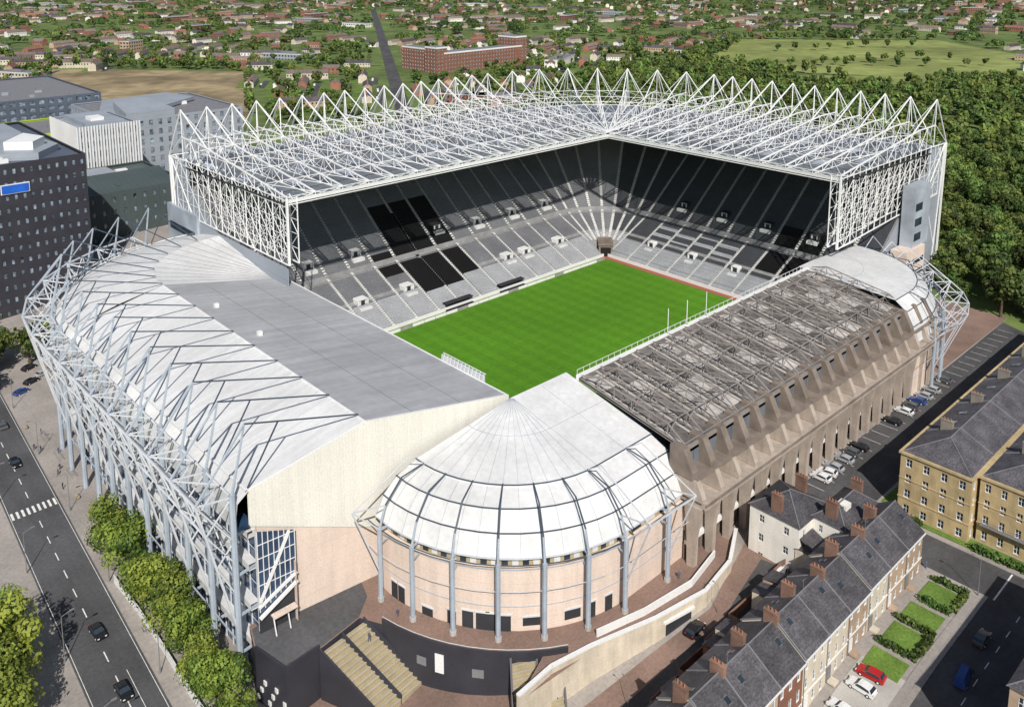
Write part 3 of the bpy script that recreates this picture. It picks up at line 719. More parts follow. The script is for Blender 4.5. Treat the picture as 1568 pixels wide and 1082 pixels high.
for k in range(12):
    xb=xr-k*uw;xa=xb-uw
    zg=h((xa+xb)/2);ze=3.2-.35*(k//3);zr_=3.7
    mb=MB()
    mb.facade((xa,-109.5),(xb,-109.5),zg-.3,ze,3,3,.36,.56,0,4,.22,3)
    mb.facade((xb,-98.5),(xa,-98.5),zg-.3,ze,2,3,.3,.45,0,4,.2,3)
    ym=-104
    for x,s in((xa,-1),(xb,1)):
        if s==1 and k==0:
            mb.facade((xb,-109.5),(xb,-98.5),zg-.3,ze,3,3,.25,.5,0,4,.2,3)
            mb.poly([(x,-109.5,ze),(x,-98.5,ze),(x,ym,ze+zr_)],0)
        else: mb.poly([(x,-109.5,zg-.3),(x,-98.5,zg-.3),(x,-98.5,ze),(x,ym,ze+zr_),(x,-109.5,ze)],0)
    mb.poly([(xa,-109.9,ze-.1),(xb,-109.9,ze-.1),(xb,ym,ze+zr_),(xa,ym,ze+zr_)],1)
    mb.poly([(xb,-98.1,ze-.1),(xa,-98.1,ze-.1),(xa,ym,ze+zr_),(xb,ym,ze+zr_)],1)
    mb.tube((xa,ym,ze+zr_),(xb,ym,ze+zr_),.13,2)
    mb.box(xa,-110.05,ze-.35,xb,-109.55,ze-.1,3)
    mb.box(xa,-109.62,zg+2.9,xb,-109.5,zg+3.1,3)
    mb.tube((xa+.02,-110,ze),(xa+.02,ym,ze+zr_+.12),.14,2);mb.tube((xa+.02,-98.2,ze),(xa+.02,ym,ze+zr_+.12),.14,2)
    mb.tube((xa+.3,-109.65,zg),(xa+.3,-109.65,ze-.3),.06,2)
    if k%2==0: chimney(mb,xa,ym+1.6,ze+1.5,ze+4.9,'y',6,5,2.2)
    if k%2: chimney(mb,xa,ym+.3,ze+1.5,ze+4.8,'y',6,5,2.4)
    if k%3==1: mb.tube((xa+2,ym,ze+zr_),(xa+2,ym,ze+zr_+2),.04,2);mb.tube((xa+1.4,ym,ze+zr_+1.8),(xa+2.6,ym,ze+zr_+1.8),.03,2)
    for q in range(2):
        xs=xa+2+q*3;t=.45+.1*((k+q)%3)
        for sgn,yb in((1,-109.9),(-1,-98.1)):
            if (k+q+(sgn>0))%2: continue
            y_a=yb+(ym-yb)*t;z_a=ze+zr_*t+.1;y_b=yb+(ym-yb)*(t+.16);z_b=ze+zr_*(t+.16)+.1
            mb.poly([(xs,y_a,z_a),(xs+.8,y_a,z_a),(xs+.8,y_b,z_b),(xs,y_b,z_b)],4)
            mb.tube((xs,y_a,z_a),(xs+.8,y_a,z_a),.05,2);mb.tube((xs,y_b,z_b),(xs+.8,y_b,z_b),.05,2)
    xo=xa+ (0.1 if k%2 else uw-3.4)
    mb.box(xo,-98.5,zg-.3,xo+3.3,-93.5,zg+5.2,0);mb.poly([(xo-.1,-98.5,zg+6.6),(xo-.1,-93.3,zg+5.25),(xo+3.4,-93.3,zg+5.25),(xo+3.4,-98.5,zg+6.6)],1)
    mb.box(xa-.1,-98.4,zg-.3,xa+.1,-91.5,zg+2,6);mb.box(xa,-91.6,zg-.3,xb,-91.4,zg+2,6)
    mb.box(xa+.7,-109.66,zg,xa+1.8,-109.52,zg+2.5,3 if k%2 else 2);mb.box(xa+.5,-111,zg,xa+2,-109.7,zg+.35,0)
    mb.obj('terraced_house',[M[wallm[k]],M['slate'],M['lead'],M['white'],M['glass'],M['pot'],M['brickC']])
mb=MB()
for k in range(9):
    xb=xr-.5-k*uw;xa=xb-uw+.9
    if k in(4,5): continue
    sheet(mb,rect(xa+.3,-117.8,xb-.9-.5*(k%2),-111.8),.17)
mb.obj('garden_lawn',[M['lawn']])
def hedge(name,x0,y0,x1,y1,hh=1.3,w=.9):
    mb=MB();L=math.hypot(x1-x0,y1-y0);n=int(L*70)
    for i in range(n):
        t=R();c=Vector((x0+(x1-x0)*t+U(-w/2,w/2),y0+(y1-y0)*t+U(-w/2,w/2),h(x0)+U(.2,hh)+.15*math.sin(t*L*2)))
        s=U(.12,.26);a=Vector((U(-1,1),U(-1,1),U(-1,1))).normalized();b=a.cross(Vector((U(-1,1),U(-1,1),U(-1,1)))).normalized()
        mb.poly([c-a*s-b*s,c+a*s-b*s,c+a*s+b*s,c-a*s+b*s],random.choice((0,1,1,2)))
    mb.obj(name,[M['leafA'],M['leafB'],M['leafC']])
for k in range(8):
    if k in(4,5): continue
    x=xr-.5-k*uw;hedge('garden_hedge',x,-118,x,-111.5-U(0,2),U(1,1.7),U(.8,1.4))
    if k%2==0: hedge('garden_hedge',x-.5,-118.1,x-uw+1.2,-118.1,U(.9,1.4))
hedge('garden_hedge',-10.3,-99,-10.3,-104);hedge('garden_hedge',-10.3,-114,-10.3,-126,1.5,1.3);hedge('garden_hedge',-22.9,-99,-22.9,-103)
osheet('lawn_strip',[(-10.5,-98.2),(-10.5,-128),(-7,-128),(-7,-98.2)],.17,'lawn')
osheet('lawn_strip.001',[(-8,-94.6),(-9,-97.6),(6,-97.6),(4,-94.8)],.18,'lawn')
def blockh(mb,x0,y0,x1,y1,zg,ze,nx,ny,nz,mw,mg,mf,wf=.3,hf=.5):
    mb.facade((x0,y0),(x1,y0),zg,ze,nx,nz,wf,hf,mw,mg,.22,mf);mb.facade((x1,y0),(x1,y1),zg,ze,ny,nz,wf,hf,mw,mg,.22,mf)
    mb.facade((x1,y1),(x0,y1),zg,ze,nx,nz,wf,hf,mw,mg,.22,mf);mb.facade((x0,y1),(x0,y0),zg,ze,ny,nz,wf,hf,mw,mg,.22,mf)
mb=MB()
blockh(mb,-42,-94,-31,-83.5,-7.5,4.5,3,2,3,0,4,3,.2,.38)
hood(mb,-42,-94,-31,-83.5,4.5,3.0,1,2)
blockh(mb,-37,-100.5,-24.2,-94.05,-7,4.8,2,2,3,0,4,3,.22,.38)
hood(mb,-37,-100.5,-24.2,-94.05,4.8,2.6,1,2)
mb.box(-41.6,-98.3,-8,-37.1,-94.1,0,0);mb.poly([(-41.8,-98.6,.2),(-37,-98.6,.2),(-37,-94.05,2.2),(-41.8,-94.05,2.2)],1)
mb.box(-33.5,-98.8,5,-31.5,-96.8,7.3,0);mb.box(-33.62,-98.3,5.8,-33.5,-97.3,7.0,4)
chimney(mb,-41,-88.7,5,8.4,'y',6,5);chimney(mb,-32,-88.7,5,8.4,'y',6,5);chimney(mb,-36,-97.2,5.5,8.8,'y',6,5);chimney(mb,-26,-97.2,5.5,8.8,'y',6,5)
mb.obj('white_rendered_house',[M['whitewall'],M['slate'],M['lead'],M['white'],M['glass'],M['pot'],M['brickC']])
mb=MB()
ze=8.3
def ybl(x0,y0,x1,y1,ny,nx):
    mb.facade((x0,y1),(x0,y0),-5.3,ze,ny,4,.34,.52,0,4,.3,3)
    mb.facade((x1,y1),(x0,y1),-5.3,ze,nx,4,.3,.52,0,4,.3,3)
    mb.facade((x0,y0),(x1,y0),-5.3,ze,nx,4,.3,.52,0,4,.3,3)
    mb.poly([(x1,y0,-5.3),(x1,y1,-5.3),(x1,y1,ze),(x1,y0,ze)],0)
    mb.box(x0-.35,y0-.35,ze,x1+.3,y1+.35,ze+.45,0);mb.box(x0-.12,y0-.12,-1.4,x1,y1+.12,-1.1,0);mb.box(x0-.1,y0-.1,2.9,x1,y1+.1,3.1,0)
    hood(mb,x0+.2,y0+.2,x1-.2,y1-.2,ze+.46,3.2,1,2,ov=0)
    x=x0+12
    while x<x1-5:
        ym=(y0+y1)/2
        chimney(mb,x,ym+2.6,ze+1,ze+4.4,'y',6,5,2.4)
        mb.tube((x,y0+.3,ze+.6),(x,ym,ze+3.8),.15,2);mb.tube((x,y1-.3,ze+.6),(x,ym,ze+3.8),.15,2)
        for ox in(3,9):
            mb.poly([(x+ox,ym+2.0,ze+2.95),(x+ox+1.2,ym+2.0,ze+2.95),(x+ox+1.2,ym+3.6,ze+2.2),(x+ox,ym+3.6,ze+2.2)],7)
            mb.tube((x+ox,ym+3.6,ze+2.2),(x+ox+1.2,ym+3.6,ze+2.2),.07,2)
        x+=17
ybl(-9,-112.5,98,-98.5,4,34)
ybl(-6.5,-128,98,-113.2,5,34)
mb.box(-7.6,-127,-1.1,-6.7,-114,-.9,2)
for k in range(28): mb.tube((-7.5,-127+k*.46,-.9),(-7.5,-127+k*.46,.1),.03,2)
mb.tube((-7.5,-127,.1),(-7.5,-114.2,.1),.04,2)
mb.obj('sandstone_terrace',[M['yellow'],M['slate'],M['lead'],M['white'],M['glass'],M['pot'],M['greystone'],M['paleglass']])
mb=MB();blockh(mb,-62,-150,-26,-136,-7,12,8,4,5,0,4,3);hood(mb,-62,-150,-26,-136,12,4,1,2);chimney(mb,-50,-143,14,17.5,'y',0,5);chimney(mb,-38,-143,14,17.5,'y',0,5)  # townhouse added largely out of view, only to cast the street shadow
mb.obj('shadow_caster_townhouse',[M['brickB'],M['slate'],M['lead'],M['white'],M['glass'],M['pot']])
# ------------------------------------------------------------------ west buildings
def modern(name,x0,y0,x1,y1,z0,z1,nx,ny,nz,mw,wf=.45,hf=.5,roof='lead',extra=None,g='paleglass'):
    mb=MB()
    mb.facade((x0,y0),(x1,y0),z0,z1,nx,nz,wf,hf,0,1,.3);mb.facade((x1,y0),(x1,y1),z0,z1,ny,nz,wf,hf,0,1,.3)
    mb.facade((x1,y1),(x0,y1),z0,z1,nx,nz,wf,hf,0,1,.3);mb.facade((x0,y1),(x0,y0),z0,z1,ny,nz,wf,hf,0,1,.3)
    mb.box(x0+.4,y0+.4,z1-1,x1-.4,y1-.4,z1-.6,2)
    for a in((x0,y0,x1,y0+.4),(x0,y1-.4,x1,y1),(x0,y0+.4,x0+.4,y1-.4),(x1-.4,y0+.4,x1,y1-.4)): mb.box(a[0],a[1],z1+.002,a[2],a[3],z1+.5,0)
    rg=random.Random(int(x0*7+y0))
    for k in range(7):
        a,b=rg.uniform(x0+3,x1-8),rg.uniform(y0+3,y1-8);mb.box(a,b,z1-.6,a+rg.uniform(1.5,5),b+rg.uniform(1.5,4),z1+rg.uniform(.4,1.8),rg.choice((2,4,3)))
    if extra: extra(mb)
    mb.obj(name,[M[mw],M[g],M[roof],M['white'],M['panelgrey'],M['lime'],M['bluedark'],M['blueSign']])
def exA(mb):
    mb.prism([(-112,178),(-98,170),(-88,182),(-90,200),(-108,205)],39,42,4);mb.prism([(-106,182),(-98,176),(-92,184),(-96,196)],42,45,3)
    mb.box(-108,215,39,-92,240,42,4)
    mb.box(-112,164.5,30,-103,164.9,33.4,3);mb.box(-111.7,164.3,30.3,-103.3,164.49,33.1,7)
modern('black_office_building',-128,165,-84,250,-14.5,40,16,26,12,'blackclad',.38,.42,'bluedark',exA)
def exB(mb):
    for k in range(22): mb.box(-56.5+k*1.3,262.4,-10,-55.9+k*1.3,262.98,32.3,3)
    for k in range(33): mb.box(-57.6,263+k*1.25,-10,-57.03,263.6+k*1.25,32.3,3)
    mb.box(-52,268,30,-34,300,33,4);mb.box(-48,272,33,-42,280,34.5,3)
modern('ribbed_white_tower',-57,263,-29,305,-14,31,10,14,9,'panelgrey',.5,.6,'panelgrey',exB)
def exC(mb):
    mb.prism([(-14,312),(36,350),(30,378),(-10,372),(-22,340)],25,27,4)
    mb.prism([(-20,306),(6,306),(2,335),(-18,330)],25.1,lambda p:29 if p[1]<320 else 32,4)
modern('grey_research_building',-25,305,45,380,-10,25,14,14,7,'panelgrey',.4,.6,'lead',exC)
def exD(mb):
    mb.prism([(-78,209),(-34,209),(-34,228),(-78,228)],12,lambda p:17 if p[1]>215 else 13,2)
    mb.box(-70,235,12.5,-50,250,15,4);mb.box(-45,232,12.5,-38,240,14,3)
modern('dark_lecture_building',-80,207,-30,258,-14,13,12,12,5,'greendark',.3,.4,'greendark',exD)
modern('lime_panel_building',-75,345,-25,395,-10,16,9,9,5,'lime',.5,.6,'lead')
modern('glass_office_building',-72,410,2,520,-8,26,14,20,8,'bluedark',.6,.6,'lead')
modern('office_block',-185,260,-135,330,-14,24,10,12,8,'blackclad',.5,.5,'lead')
mb=MB()
n=20
for j in range(7):
    for i in range(n):
        def S(i,j):
            a=2*math.pi*i/n;b=math.pi/2*j/7;return (-68+6*math.cos(a)*math.cos(b),150+6*math.sin(a)*math.cos(b),-1+6*math.sin(b))
        mb.poly([S(i,j),S(i+1,j),S(i+1,j+1),S(i,j+1)],0)
mb.prism([(-68+6*math.cos(2*math.pi*i/n),150+6*math.sin(2*math.pi*i/n)) for i in range(n)],-14,-1,1)
mb.obj('domed_observatory',[M['deckpanel'],M['lead']])
mb=MB()
hp=[(-133.5,4),(-133.2,-8),(-133.4,-20),(-134,-34),(-134,-50)]
for a,b in zip(hp[:-1],hp[1:]):
    L=int(math.hypot(b[0]-a[0],b[1]-a[1])/2.4)
    for k in range(L):
        p=(a[0]+(b[0]-a[0])*k/L,a[1]+(b[1]-a[1])*k/L);q=(a[0]+(b[0]-a[0])*(k+.96)/L,a[1]+(b[1]-a[1])*(k+.96)/L)
        mb.wall(p,q,-13.9,-12.0,.08,0);mb.tube((p[0],p[1],-13.9),(p[0],p[1],-11.9),.05,1)
mb.obj('site_hoarding',[M['white'],M['lead']])
# benches, cycle racks and planters on the west forecourt
for y in(48,58,70):
    mb=MB()
    for k in range(6):
        mb.tube((-128,y+k*.9,-13.84),(-128,y+k*.9,-12.95),.04,0,6);mb.tube((-128,y+k*.9,-12.95),(-126.9,y+k*.9,-12.95),.04,0,6);mb.tube((-126.9,y+k*.9,-12.95),(-126.9,y+k*.9,-13.84),.04,0,6)
    mb.obj('cycle_rack',[M['lead']])
for y in(25,38,80):
    mb=MB();mb.box(-130,y,-13.45,-129.4,y+1.8,-13.38,0);mb.box(-129.45,y,-13.38,-129.38,y+1.8,-12.95,0)
    for q in(.2,1.5): mb.box(-129.95,y+q,-13.84,-129.45,y+q+.1,-13.45,1)
    mb.obj('bench',[M['tan'],M['lead']])
# ------------------------------------------------------------------ vegetation
def tree_mesh(name,H,Rr,nl,ls,seed,blobs=13,trunk=True,lm='leaf',flat=1.0):
    rg=random.Random(seed);mb=MB()
    if trunk:
        top_=Vector((rg.uniform(-.3,.3),rg.uniform(-.3,.3),H*.45))
        mb.tube((0,0,-.5),top_,H*.028+.08,3,6,H*.018)
        for k in range(6):
            a=k*1.05+rg.uniform(-.3,.3)
            e=Vector((math.cos(a)*Rr*.6,math.sin(a)*Rr*.6,H*rg.uniform(.55,.85)))
            mb.tube(top_*rg.uniform(.7,1),e,H*.012,3,4,H*.004)
    bl=[]
    for k in range(blobs):
        while True:
            p=Vector((rg.uniform(-1,1),rg.uniform(-1,1),rg.uniform(-1,1)))
            if p.length<1: break
        c=Vector((p.x*Rr*.72,p.y*Rr*.72,H*.62+p.z*H*.28));r=Rr*rg.uniform(.22,.5)
        bl.append((c,r,rg.random()))
    for i in range(nl):
        c,r,t=bl[rg.randrange(len(bl))]
        d=Vector((rg.gauss(0,1),rg.gauss(0,1),rg.gauss(.25,1))).normalized()
        p=c+d*r*rg.uniform(.65,1.12)
        nrm=(d+Vector((rg.uniform(-1,1),rg.uniform(-1,1),rg.uniform(-1,1)))*.55).normalized()
        a=nrm.orthogonal().normalized();b=nrm.cross(a);an=rg.uniform(0,6.28)
        a,b=a*math.cos(an)+b*math.sin(an),b*math.cos(an)-a*math.sin(an)
        s=ls*rg.uniform(.6,1.2);s2=s*rg.uniform(.5,.8)
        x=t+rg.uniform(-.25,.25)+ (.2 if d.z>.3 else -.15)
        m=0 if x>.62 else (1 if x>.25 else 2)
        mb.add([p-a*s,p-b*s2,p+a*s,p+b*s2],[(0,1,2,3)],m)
    return mb.obj(name,[M[lm+'A'],M[lm+'B'],M[lm+'C'],M['bark']],link=False)
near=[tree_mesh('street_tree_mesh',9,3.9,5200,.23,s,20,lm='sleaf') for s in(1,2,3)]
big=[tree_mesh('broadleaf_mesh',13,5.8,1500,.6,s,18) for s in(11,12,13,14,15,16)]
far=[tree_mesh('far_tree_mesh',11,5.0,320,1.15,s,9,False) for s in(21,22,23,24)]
def clump(seed):
    rg=random.Random(seed);mb=MB()
    for t in range(5):
        cx,cy=rg.uniform(-14,14),rg.uniform(-8,8);H=rg.uniform(7,12);r0=rg.uniform(3,6)
        tn=rg.random()
        for i in range(90):
            d=Vector((rg.gauss(0,1),rg.gauss(0,1),abs(rg.gauss(.3,1)))).normalized()
            p=Vector((cx,cy,H*.5))+Vector((d.x*r0,d.y*r0,d.z*H*.5))*rg.uniform(.75,1.1)
            nrm=(d+Vector((rg.uniform(-1,1),rg.uniform(-1,1),rg.uniform(-1,1)))*.5).normalized()
            a=nrm.orthogonal().normalized();b=nrm.cross(a);s=rg.uniform(1,2)
            mb.add([p-a*s,p-b*s*.8,p+a*s,p+b*s*.8],[(0,1,2,3)],random.choice((0,1,1,2)) if tn>.4 else random.choice((1,2,2)))
    return mb.obj('far_clump_mesh',[M['leafA'],M['leafB'],M['leafC']],link=False)
clumps=[clump(s) for s in(31,32,33,34)]
for x,y,s in((-131.5,12,1.45),(-130.8,4,1.6),(-131.5,-5,1.2),(-130.6,-11,1.5),(-130.8,-18,1.35),(-130.5,-26,1.25),(-132.0,-33,1.1),(-131.5,-40,1.35),(-132,-48,1.1),(-157,-14,2.0),(-156,-4,1.5),(-161,-24,1.7),(-158,5,1.2)):
    inst('street_tree',random.choice(near),(x,y,-14),U(0,6),s)
for x,y,s in((-118,121,1.1),(-110,124,1.0),(-125,128,1.0),(-131,118,1.1),(-104,130,1),(-96,128,.8),(-150,130,1),(-140,150,1),(-138,128,1.2),(-128,138,1.2),(-134,108,.9)):
    inst('broadleaf_tree',random.choice(big),(x,y,-14),U(0,6),s)
def inside(p,poly):
    c=False;n=len(poly)
    for i in range(n):
        a,b=poly[i],poly[(i+1)%n]
        if (a[1]>p[1])!=(b[1]>p[1]) and p[0]<(b[0]-a[0])*(p[1]-a[1])/(b[1]-a[1])+a[0]: c=not c
    return c
park=[(104,-97),(116,-74),(124,-50),(134,-30),(134,122),(118,150),(190,250),(330,365),(560,440),(640,400),(628,296),(728,104),(600,20),(400,-40),(250,-90),(160,-130),(104,-130)]
fieldp=[(628,296),(728,104),(975,180),(1100,330),(911,531),(669,419)]
waste=[(92,834),(230,669),(108,426),(4,524)]
osheet('park_ground',park,.05,'ground')
osheet('meadow',fieldp,.05,'field');osheet('waste_ground',waste,.06,'waste')
glade=[(600,290),(560,240),(640,160),(700,180)]
osheet('playing_field',glade,.08,'field')
PW=empty('park_woodland')
x=106
while x<740:
    y=-130
    step=8.4 if x<330 else 11
    while y<450:
        p=(x+U(-3.5,3.5),y+U(-3.5,3.5))
        if inside(p,park) and R()<.9 and not inside(p,glade):
            dd=math.hypot(p[0]+184,p[1]+167)
            me=random.choice(big) if dd<540 else random.choice(far)
            inst('broadleaf_tree',me,(p[0],p[1],-5.2),U(0,6),U(.6,1.3),PW)
        y+=step
    x+=step
# ------------------------------------------------------------------ background town
def house_row(seed,n,wm,rm,w=6,d=8,hh=5.4,rh=2.6,RL=52):
    rg=random.Random(seed);mb=MB();L=n*w
    for k in range(n):
        a=-L/2+k*w;b=a+w
        mb.facade((a,-d/2),(b,-d/2),-2,hh,2,2,.42,.38,0,2,.12,4);mb.facade((b,d/2),(a,d/2),-2,hh,2,2,.42,.38,0,2,.12)
        mb.box(a-.35,-.5,hh+1,a+.35,.5,hh+rh+1.0,3)
    for x in(-L/2,L/2): mb.poly([(x,-d/2,-2),(x,d/2,-2),(x,d/2,hh),(x,0,hh+rh),(x,-d/2,hh)],0)
    mb.poly([(-L/2-.2,-d/2-.3,hh-.15),(L/2+.2,-d/2-.3,hh-.15),(L/2+.2,0,hh+rh),(-L/2-.2,0,hh+rh)],1)
    mb.poly([(L/2+.2,d/2+.3,hh-.15),(-L/2-.2,d/2+.3,hh-.15),(-L/2-.2,0,hh+rh),(L/2+.2,0,hh+rh)],1)
    mb.poly([(-RL/2,-14,.1),(RL/2,-14,.1),(RL/2,-8.5,.1),(-RL/2,-8.5,.1)],5)
    mb.poly([(-L/2-2,4.2,.1),(L/2+2,4.2,.1),(L/2+2,12,.1),(-L/2-2,12,.1)],6)
    for k in range(3):
        cx=rg.uniform(-L/2,L/2);mb.box(cx,-9.6,.3,cx+4,-8,1.5,random.Random(seed+k).choice((4,2,4)))
    return mb.obj('house_row_mesh',[M[wm],M[rm],M['glass'],M['brickA'],M['white'],M['asphaltE'],M['lawn']],link=False)
rowsm=[house_row(1,6,'brickA','brownroof'),house_row(2,5,'whitewall','brownroof'),house_row(3,5,'brickA','redroof'),house_row(4,6,'brickB','slate'),house_row(5,3,'brickB','redroof'),house_row(6,5,'creamstone','slate'),house_row(7,2,'brickA','brownroof',8,9),house_row(8,6,'brickB','brownroof'),house_row(9,7,'creamstone','brownroof'),house_row(10,2,'whitewall','slate',8,8)]
def flatblock(seed,L,W,Hh,wm,ns):
    mb=MB()
    for p,q,n in(((-L/2,-W/2),(L/2,-W/2),int(L/4)),((L/2,-W/2),(L/2,W/2),int(W/4)),((L/2,W/2),(-L/2,W/2),int(L/4)),((-L/2,W/2),(-L/2,-W/2),int(W/4))):
        mb.facade(p,q,-2,Hh,n,ns,.55,.5,0,2,.2)
    mb.box(-L/2-.3,-W/2-.3,Hh,L/2+.3,W/2+.3,Hh+.6,3,1);mb.box(-L/6,-W/6,Hh+.6,L/6,W/6,Hh+2.4,1)
    return mb.obj('flat_block_mesh',[M[wm],M['lead'],M['glass'],M['white']],link=False)
blocks=[flatblock(1,46,14,10,'brickA',3),flatblock(2,60,18,7,'whitewall',2),flatblock(3,24,14,14,'brickB',4),flatblock(4,60,20,6,'panelgrey',2),flatblock(5,40,14,9,'creamstone',3)]
a=(337,569);b=(1014,1600)
dx,dy=b[0]-a[0],b[1]-a[1];L=math.hypot(dx,dy);nx,ny=-dy/L,dx/L
a=(a[0]-dx*.28,a[1]-dy*.28)
osheet('distant_road',[(a[0]-nx*6,a[1]-ny*6),(b[0]-nx*6,b[1]-ny*6),(b[0]+nx*6,b[1]+ny*6),(a[0]+nx*6,a[1]+ny*6)][::-1],.2,'asphaltE')
def nearroad(p): 
    t=((p[0]-a[0])*dx+(p[1]-a[1])*dy)/(L*L);
    return -.1<t<1.1 and abs((p[0]-a[0])*nx+(p[1]-a[1])*ny)<14
rb=MB()
def rbblock(cx,cy,ang,L,W,z,ns,wm=0):
    ca,sa=math.cos(ang),math.sin(ang)
    c=[(cx+x*ca-y*sa,cy+x*sa+y*ca) for x,y in((-L/2,-W/2),(L/2,-W/2),(L/2,W/2),(-L/2,W/2))]
    for i in range(4):
        p,q=c[i],c[(i+1)%4];ln_=math.hypot(q[0]-p[0],q[1]-p[1])
        rb.facade(p,q,-5.3,z,max(2,int(ln_/4)),ns,.5,.45,0,2,.3,3)
    rb.prism(c,z+.002,z+1.6,3,1)
ang=math.atan2(4,112)
rbblock(424,533,ang,112,16,14,5);rbblock(372,560,ang+math.pi/2,55,16,17,6);rbblock(478,540,ang,18,26,24,8);rbblock(365,532,ang,14,18,20,7)
rb.obj('red_brick_apartment_building',[M['brickA'],M['lead'],M['glass'],M['white']])
red=[(335,500),(500,505),(500,600),(335,600)]
DT=empty('distant_town');DW=empty('distant_trees')
cam0=(-184.2,-167.1)
def vis(p,m=4):
    az=math.degrees(math.atan2(p[1]-cam0[1],p[0]-cam0[0]))
    return 46.9-32-m<az<46.9+32+m
near_ex=[(-250,-200),(125,-200),(140,125),(150,200),(110,330),(60,420),(4,524),(-80,540),(-250,540)]
def blocked(p):
    return inside(p,park) or inside(p,fieldp) or inside(p,waste) or inside(p,red) or nearroad(p) or inside(p,near_ex)
for band,(r0,r1,sx,sy,ph,pt,nt) in enumerate(((330,1200,49,28,.58,.9,5),(1200,2900,64,40,.50,.9,2))):
    ang0=.5 if band==0 else .3
    ca,sa=math.cos(ang0),math.sin(ang0)
    n=int(r1/min(sx,sy))+2
    for i in range(-n,n):
        for j in range(-n,n):
            x=cam0[0]+i*sx*ca-j*sy*sa;y=cam0[1]+i*sx*sa+j*sy*ca
            r=math.hypot(x-cam0[0],y-cam0[1])
            if not(r0<=r<r1) or not vis((x,y)) or blocked((x,y)): continue
            nz=math.sin(x*.011+1.3)*math.cos(y*.009)+.5*math.sin(x*.023+y*.017)
            pr=ph+.42*nz
            if R()<pr:
                if R()<.06:
                    inst('apartment_block',random.choice(blocks),(x,y,-5.2),ang0+random.choice((0,math.pi/2)),1,DT)
                else:
                    o=ang0+ (0 if nz>-.1 else math.pi/2)+.5*math.sin(x*.0035+y*.002)
                    inst('terraced_houses',random.choice(rowsm),(x+U(-4,4),y+U(-3,3),-5.2+U(0,.04)),o,(U(.85,1.05),1,U(.85,1.25)),DT)
                k=2
            else: k=nt
            for q in range(k):
                if R()<pt:
                    if k==2:
                        tt=U(-sx/2,sx/2);uu=random.choice((-.5,.5))*sy+U(-3,3);px,py=x+tt*ca-uu*sa*.85,y+tt*sa+uu*ca*.85
                        if band==1 and q: continue
                    else: px,py=x+U(-sx/2,sx/2),y+U(-sy/2,sy/2)
                    if not blocked((px,py)):
                        if band==0: inst('tree',random.choice(far),(px,py,-5.2),U(0,6),U(.5,1.15),DW)
                        else: inst('tree_clump',random.choice(clumps),(px,py,-5.2),U(0,6),U(.6,1.15),DW)
def belt(pts,sp,w,me,sc=(.7,1.1)):
    for p,q in zip(pts[:-1],pts[1:]):
        L_=math.hypot(q[0]-p[0],q[1]-p[1]);k=int(L_/sp)
        for i in range(k):
            t=i/k;inst('tree',random.choice(me),(p[0]+(q[0]-p[0])*t+U(-w,w),p[1]+(q[1]-p[1])*t+U(-w,w),-5.2),U(0,6),U(*sc),DW)
belt([(669,419),(911,531),(1100,330)],7,9,far);belt([(660,430),(905,545)],8,8,far);belt([(700,300),(820,260),(880,210)],22,6,far,(.8,1.2));belt([(640,330),(760,230),(850,150)],30,8,far,(.8,1.2));belt([(800,400),(900,360),(1000,300)],26,8,far,(.8,1.2))
belt([(92,850),(240,685)],6,8,far);belt([(230,669),(108,426)],14,3,far,(.4,.7));belt([(0,545),(80,850)],9,5,far);belt([(335,490),(500,490),(520,600)],7,8,far,(.6,.9));belt([(420,515),(500,510)],9,4,far,(.6,.9));belt([(150,440),(240,600)],12,6,far,(.5,.9));belt([(150,260),(330,400),(400,480)],8,12,far)
# ------------------------------------------------------------------ vehicles
paints={'black':(.012,.012,.014),'white':(.75,.75,.75),'silver':(.38,.39,.41),'red':(.42,.02,.02),'blue':(.03,.07,.25),'grey':(.1,.105,.11)}
pm={k:mat('car_paint_'+k,v,.22,.03,1,spec=.6) for k,v in paints.items()}
def car_mesh(col,L=4.5,W=1.85,van=False):
    mb=MB()
    if van: prof=[(-L/2,.35),(-L/2,1.0),(-L/2+.15,2.2),(L*.18,2.25),(L*.33,1.35),(L/2-.15,1.05),(L/2,.75),(L/2,.35)];belt_=1.2
    else: prof=[(-L/2,.35),(-L/2,.85),(-L/2+.25,1.0),(-L*.36,1.4),(-.05*L,1.5),(L*.08,1.44),(L*.22,.98),(L*.44,.82),(L/2,.6),(L/2,.35)];belt_=.95
    def wd(z): return W/2 if z<=belt_ else W/2-(z-belt_)*.38
    n=len(prof)
    a=[(x,-wd(z),z) for x,z in prof];b=[(x,wd(z),z) for x,z in prof]
    mb.add(a+b,[tuple(range(n)),tuple(range(2*n-1,n-1,-1))],0)
    for i in range(n):
        j=(i+1)%n
        isg=(not van and i in(2,5)) or (van and i==3)
        mb.add([a[i],b[i],b[j],a[j]],[(0,1,2,3)],1 if isg else 0)
    for s in(-1,1):
        if van: pts=[(L*.0,1.3),(L*.17,2.05),(L*.29,1.4),(L*.3,1.3)]
        else: pts=[(-L*.38,.99),(-L*.33,1.33),(-.05*L,1.42),(L*.08,1.37),(L*.19,1.0)]
        q=[(x,s*(wd(z)+.012),z) for x,z in pts];mb.poly(q if s<0 else q[::-1],1)
        for wx in(-L*.31,L*.31):
            mb.tube((wx,s*(W/2-.2),.33),(wx,s*(W/2+.02),.33),.33,2,12);mb.tube((wx,s*(W/2),.33),(wx,s*(W/2+.035),.33),.18,3,8)
        mb.box(L/2-.12,s*W*.36-.18,.6,L/2+.01,s*W*.36+.18,.74,3);mb.box(-L/2-.01,s*W*.4-.12,.75,-L/2+.05,s*W*.4+.12,.95,4)
        mb.box(L*.16,s*(W/2+.01)-.09,.95,L*.2,s*(W/2+.01)+.09,1.1,0)
    return mb.obj('car_mesh',[pm[col],M['glass'],M['rubber'],M['white'],pm['red']],link=False)
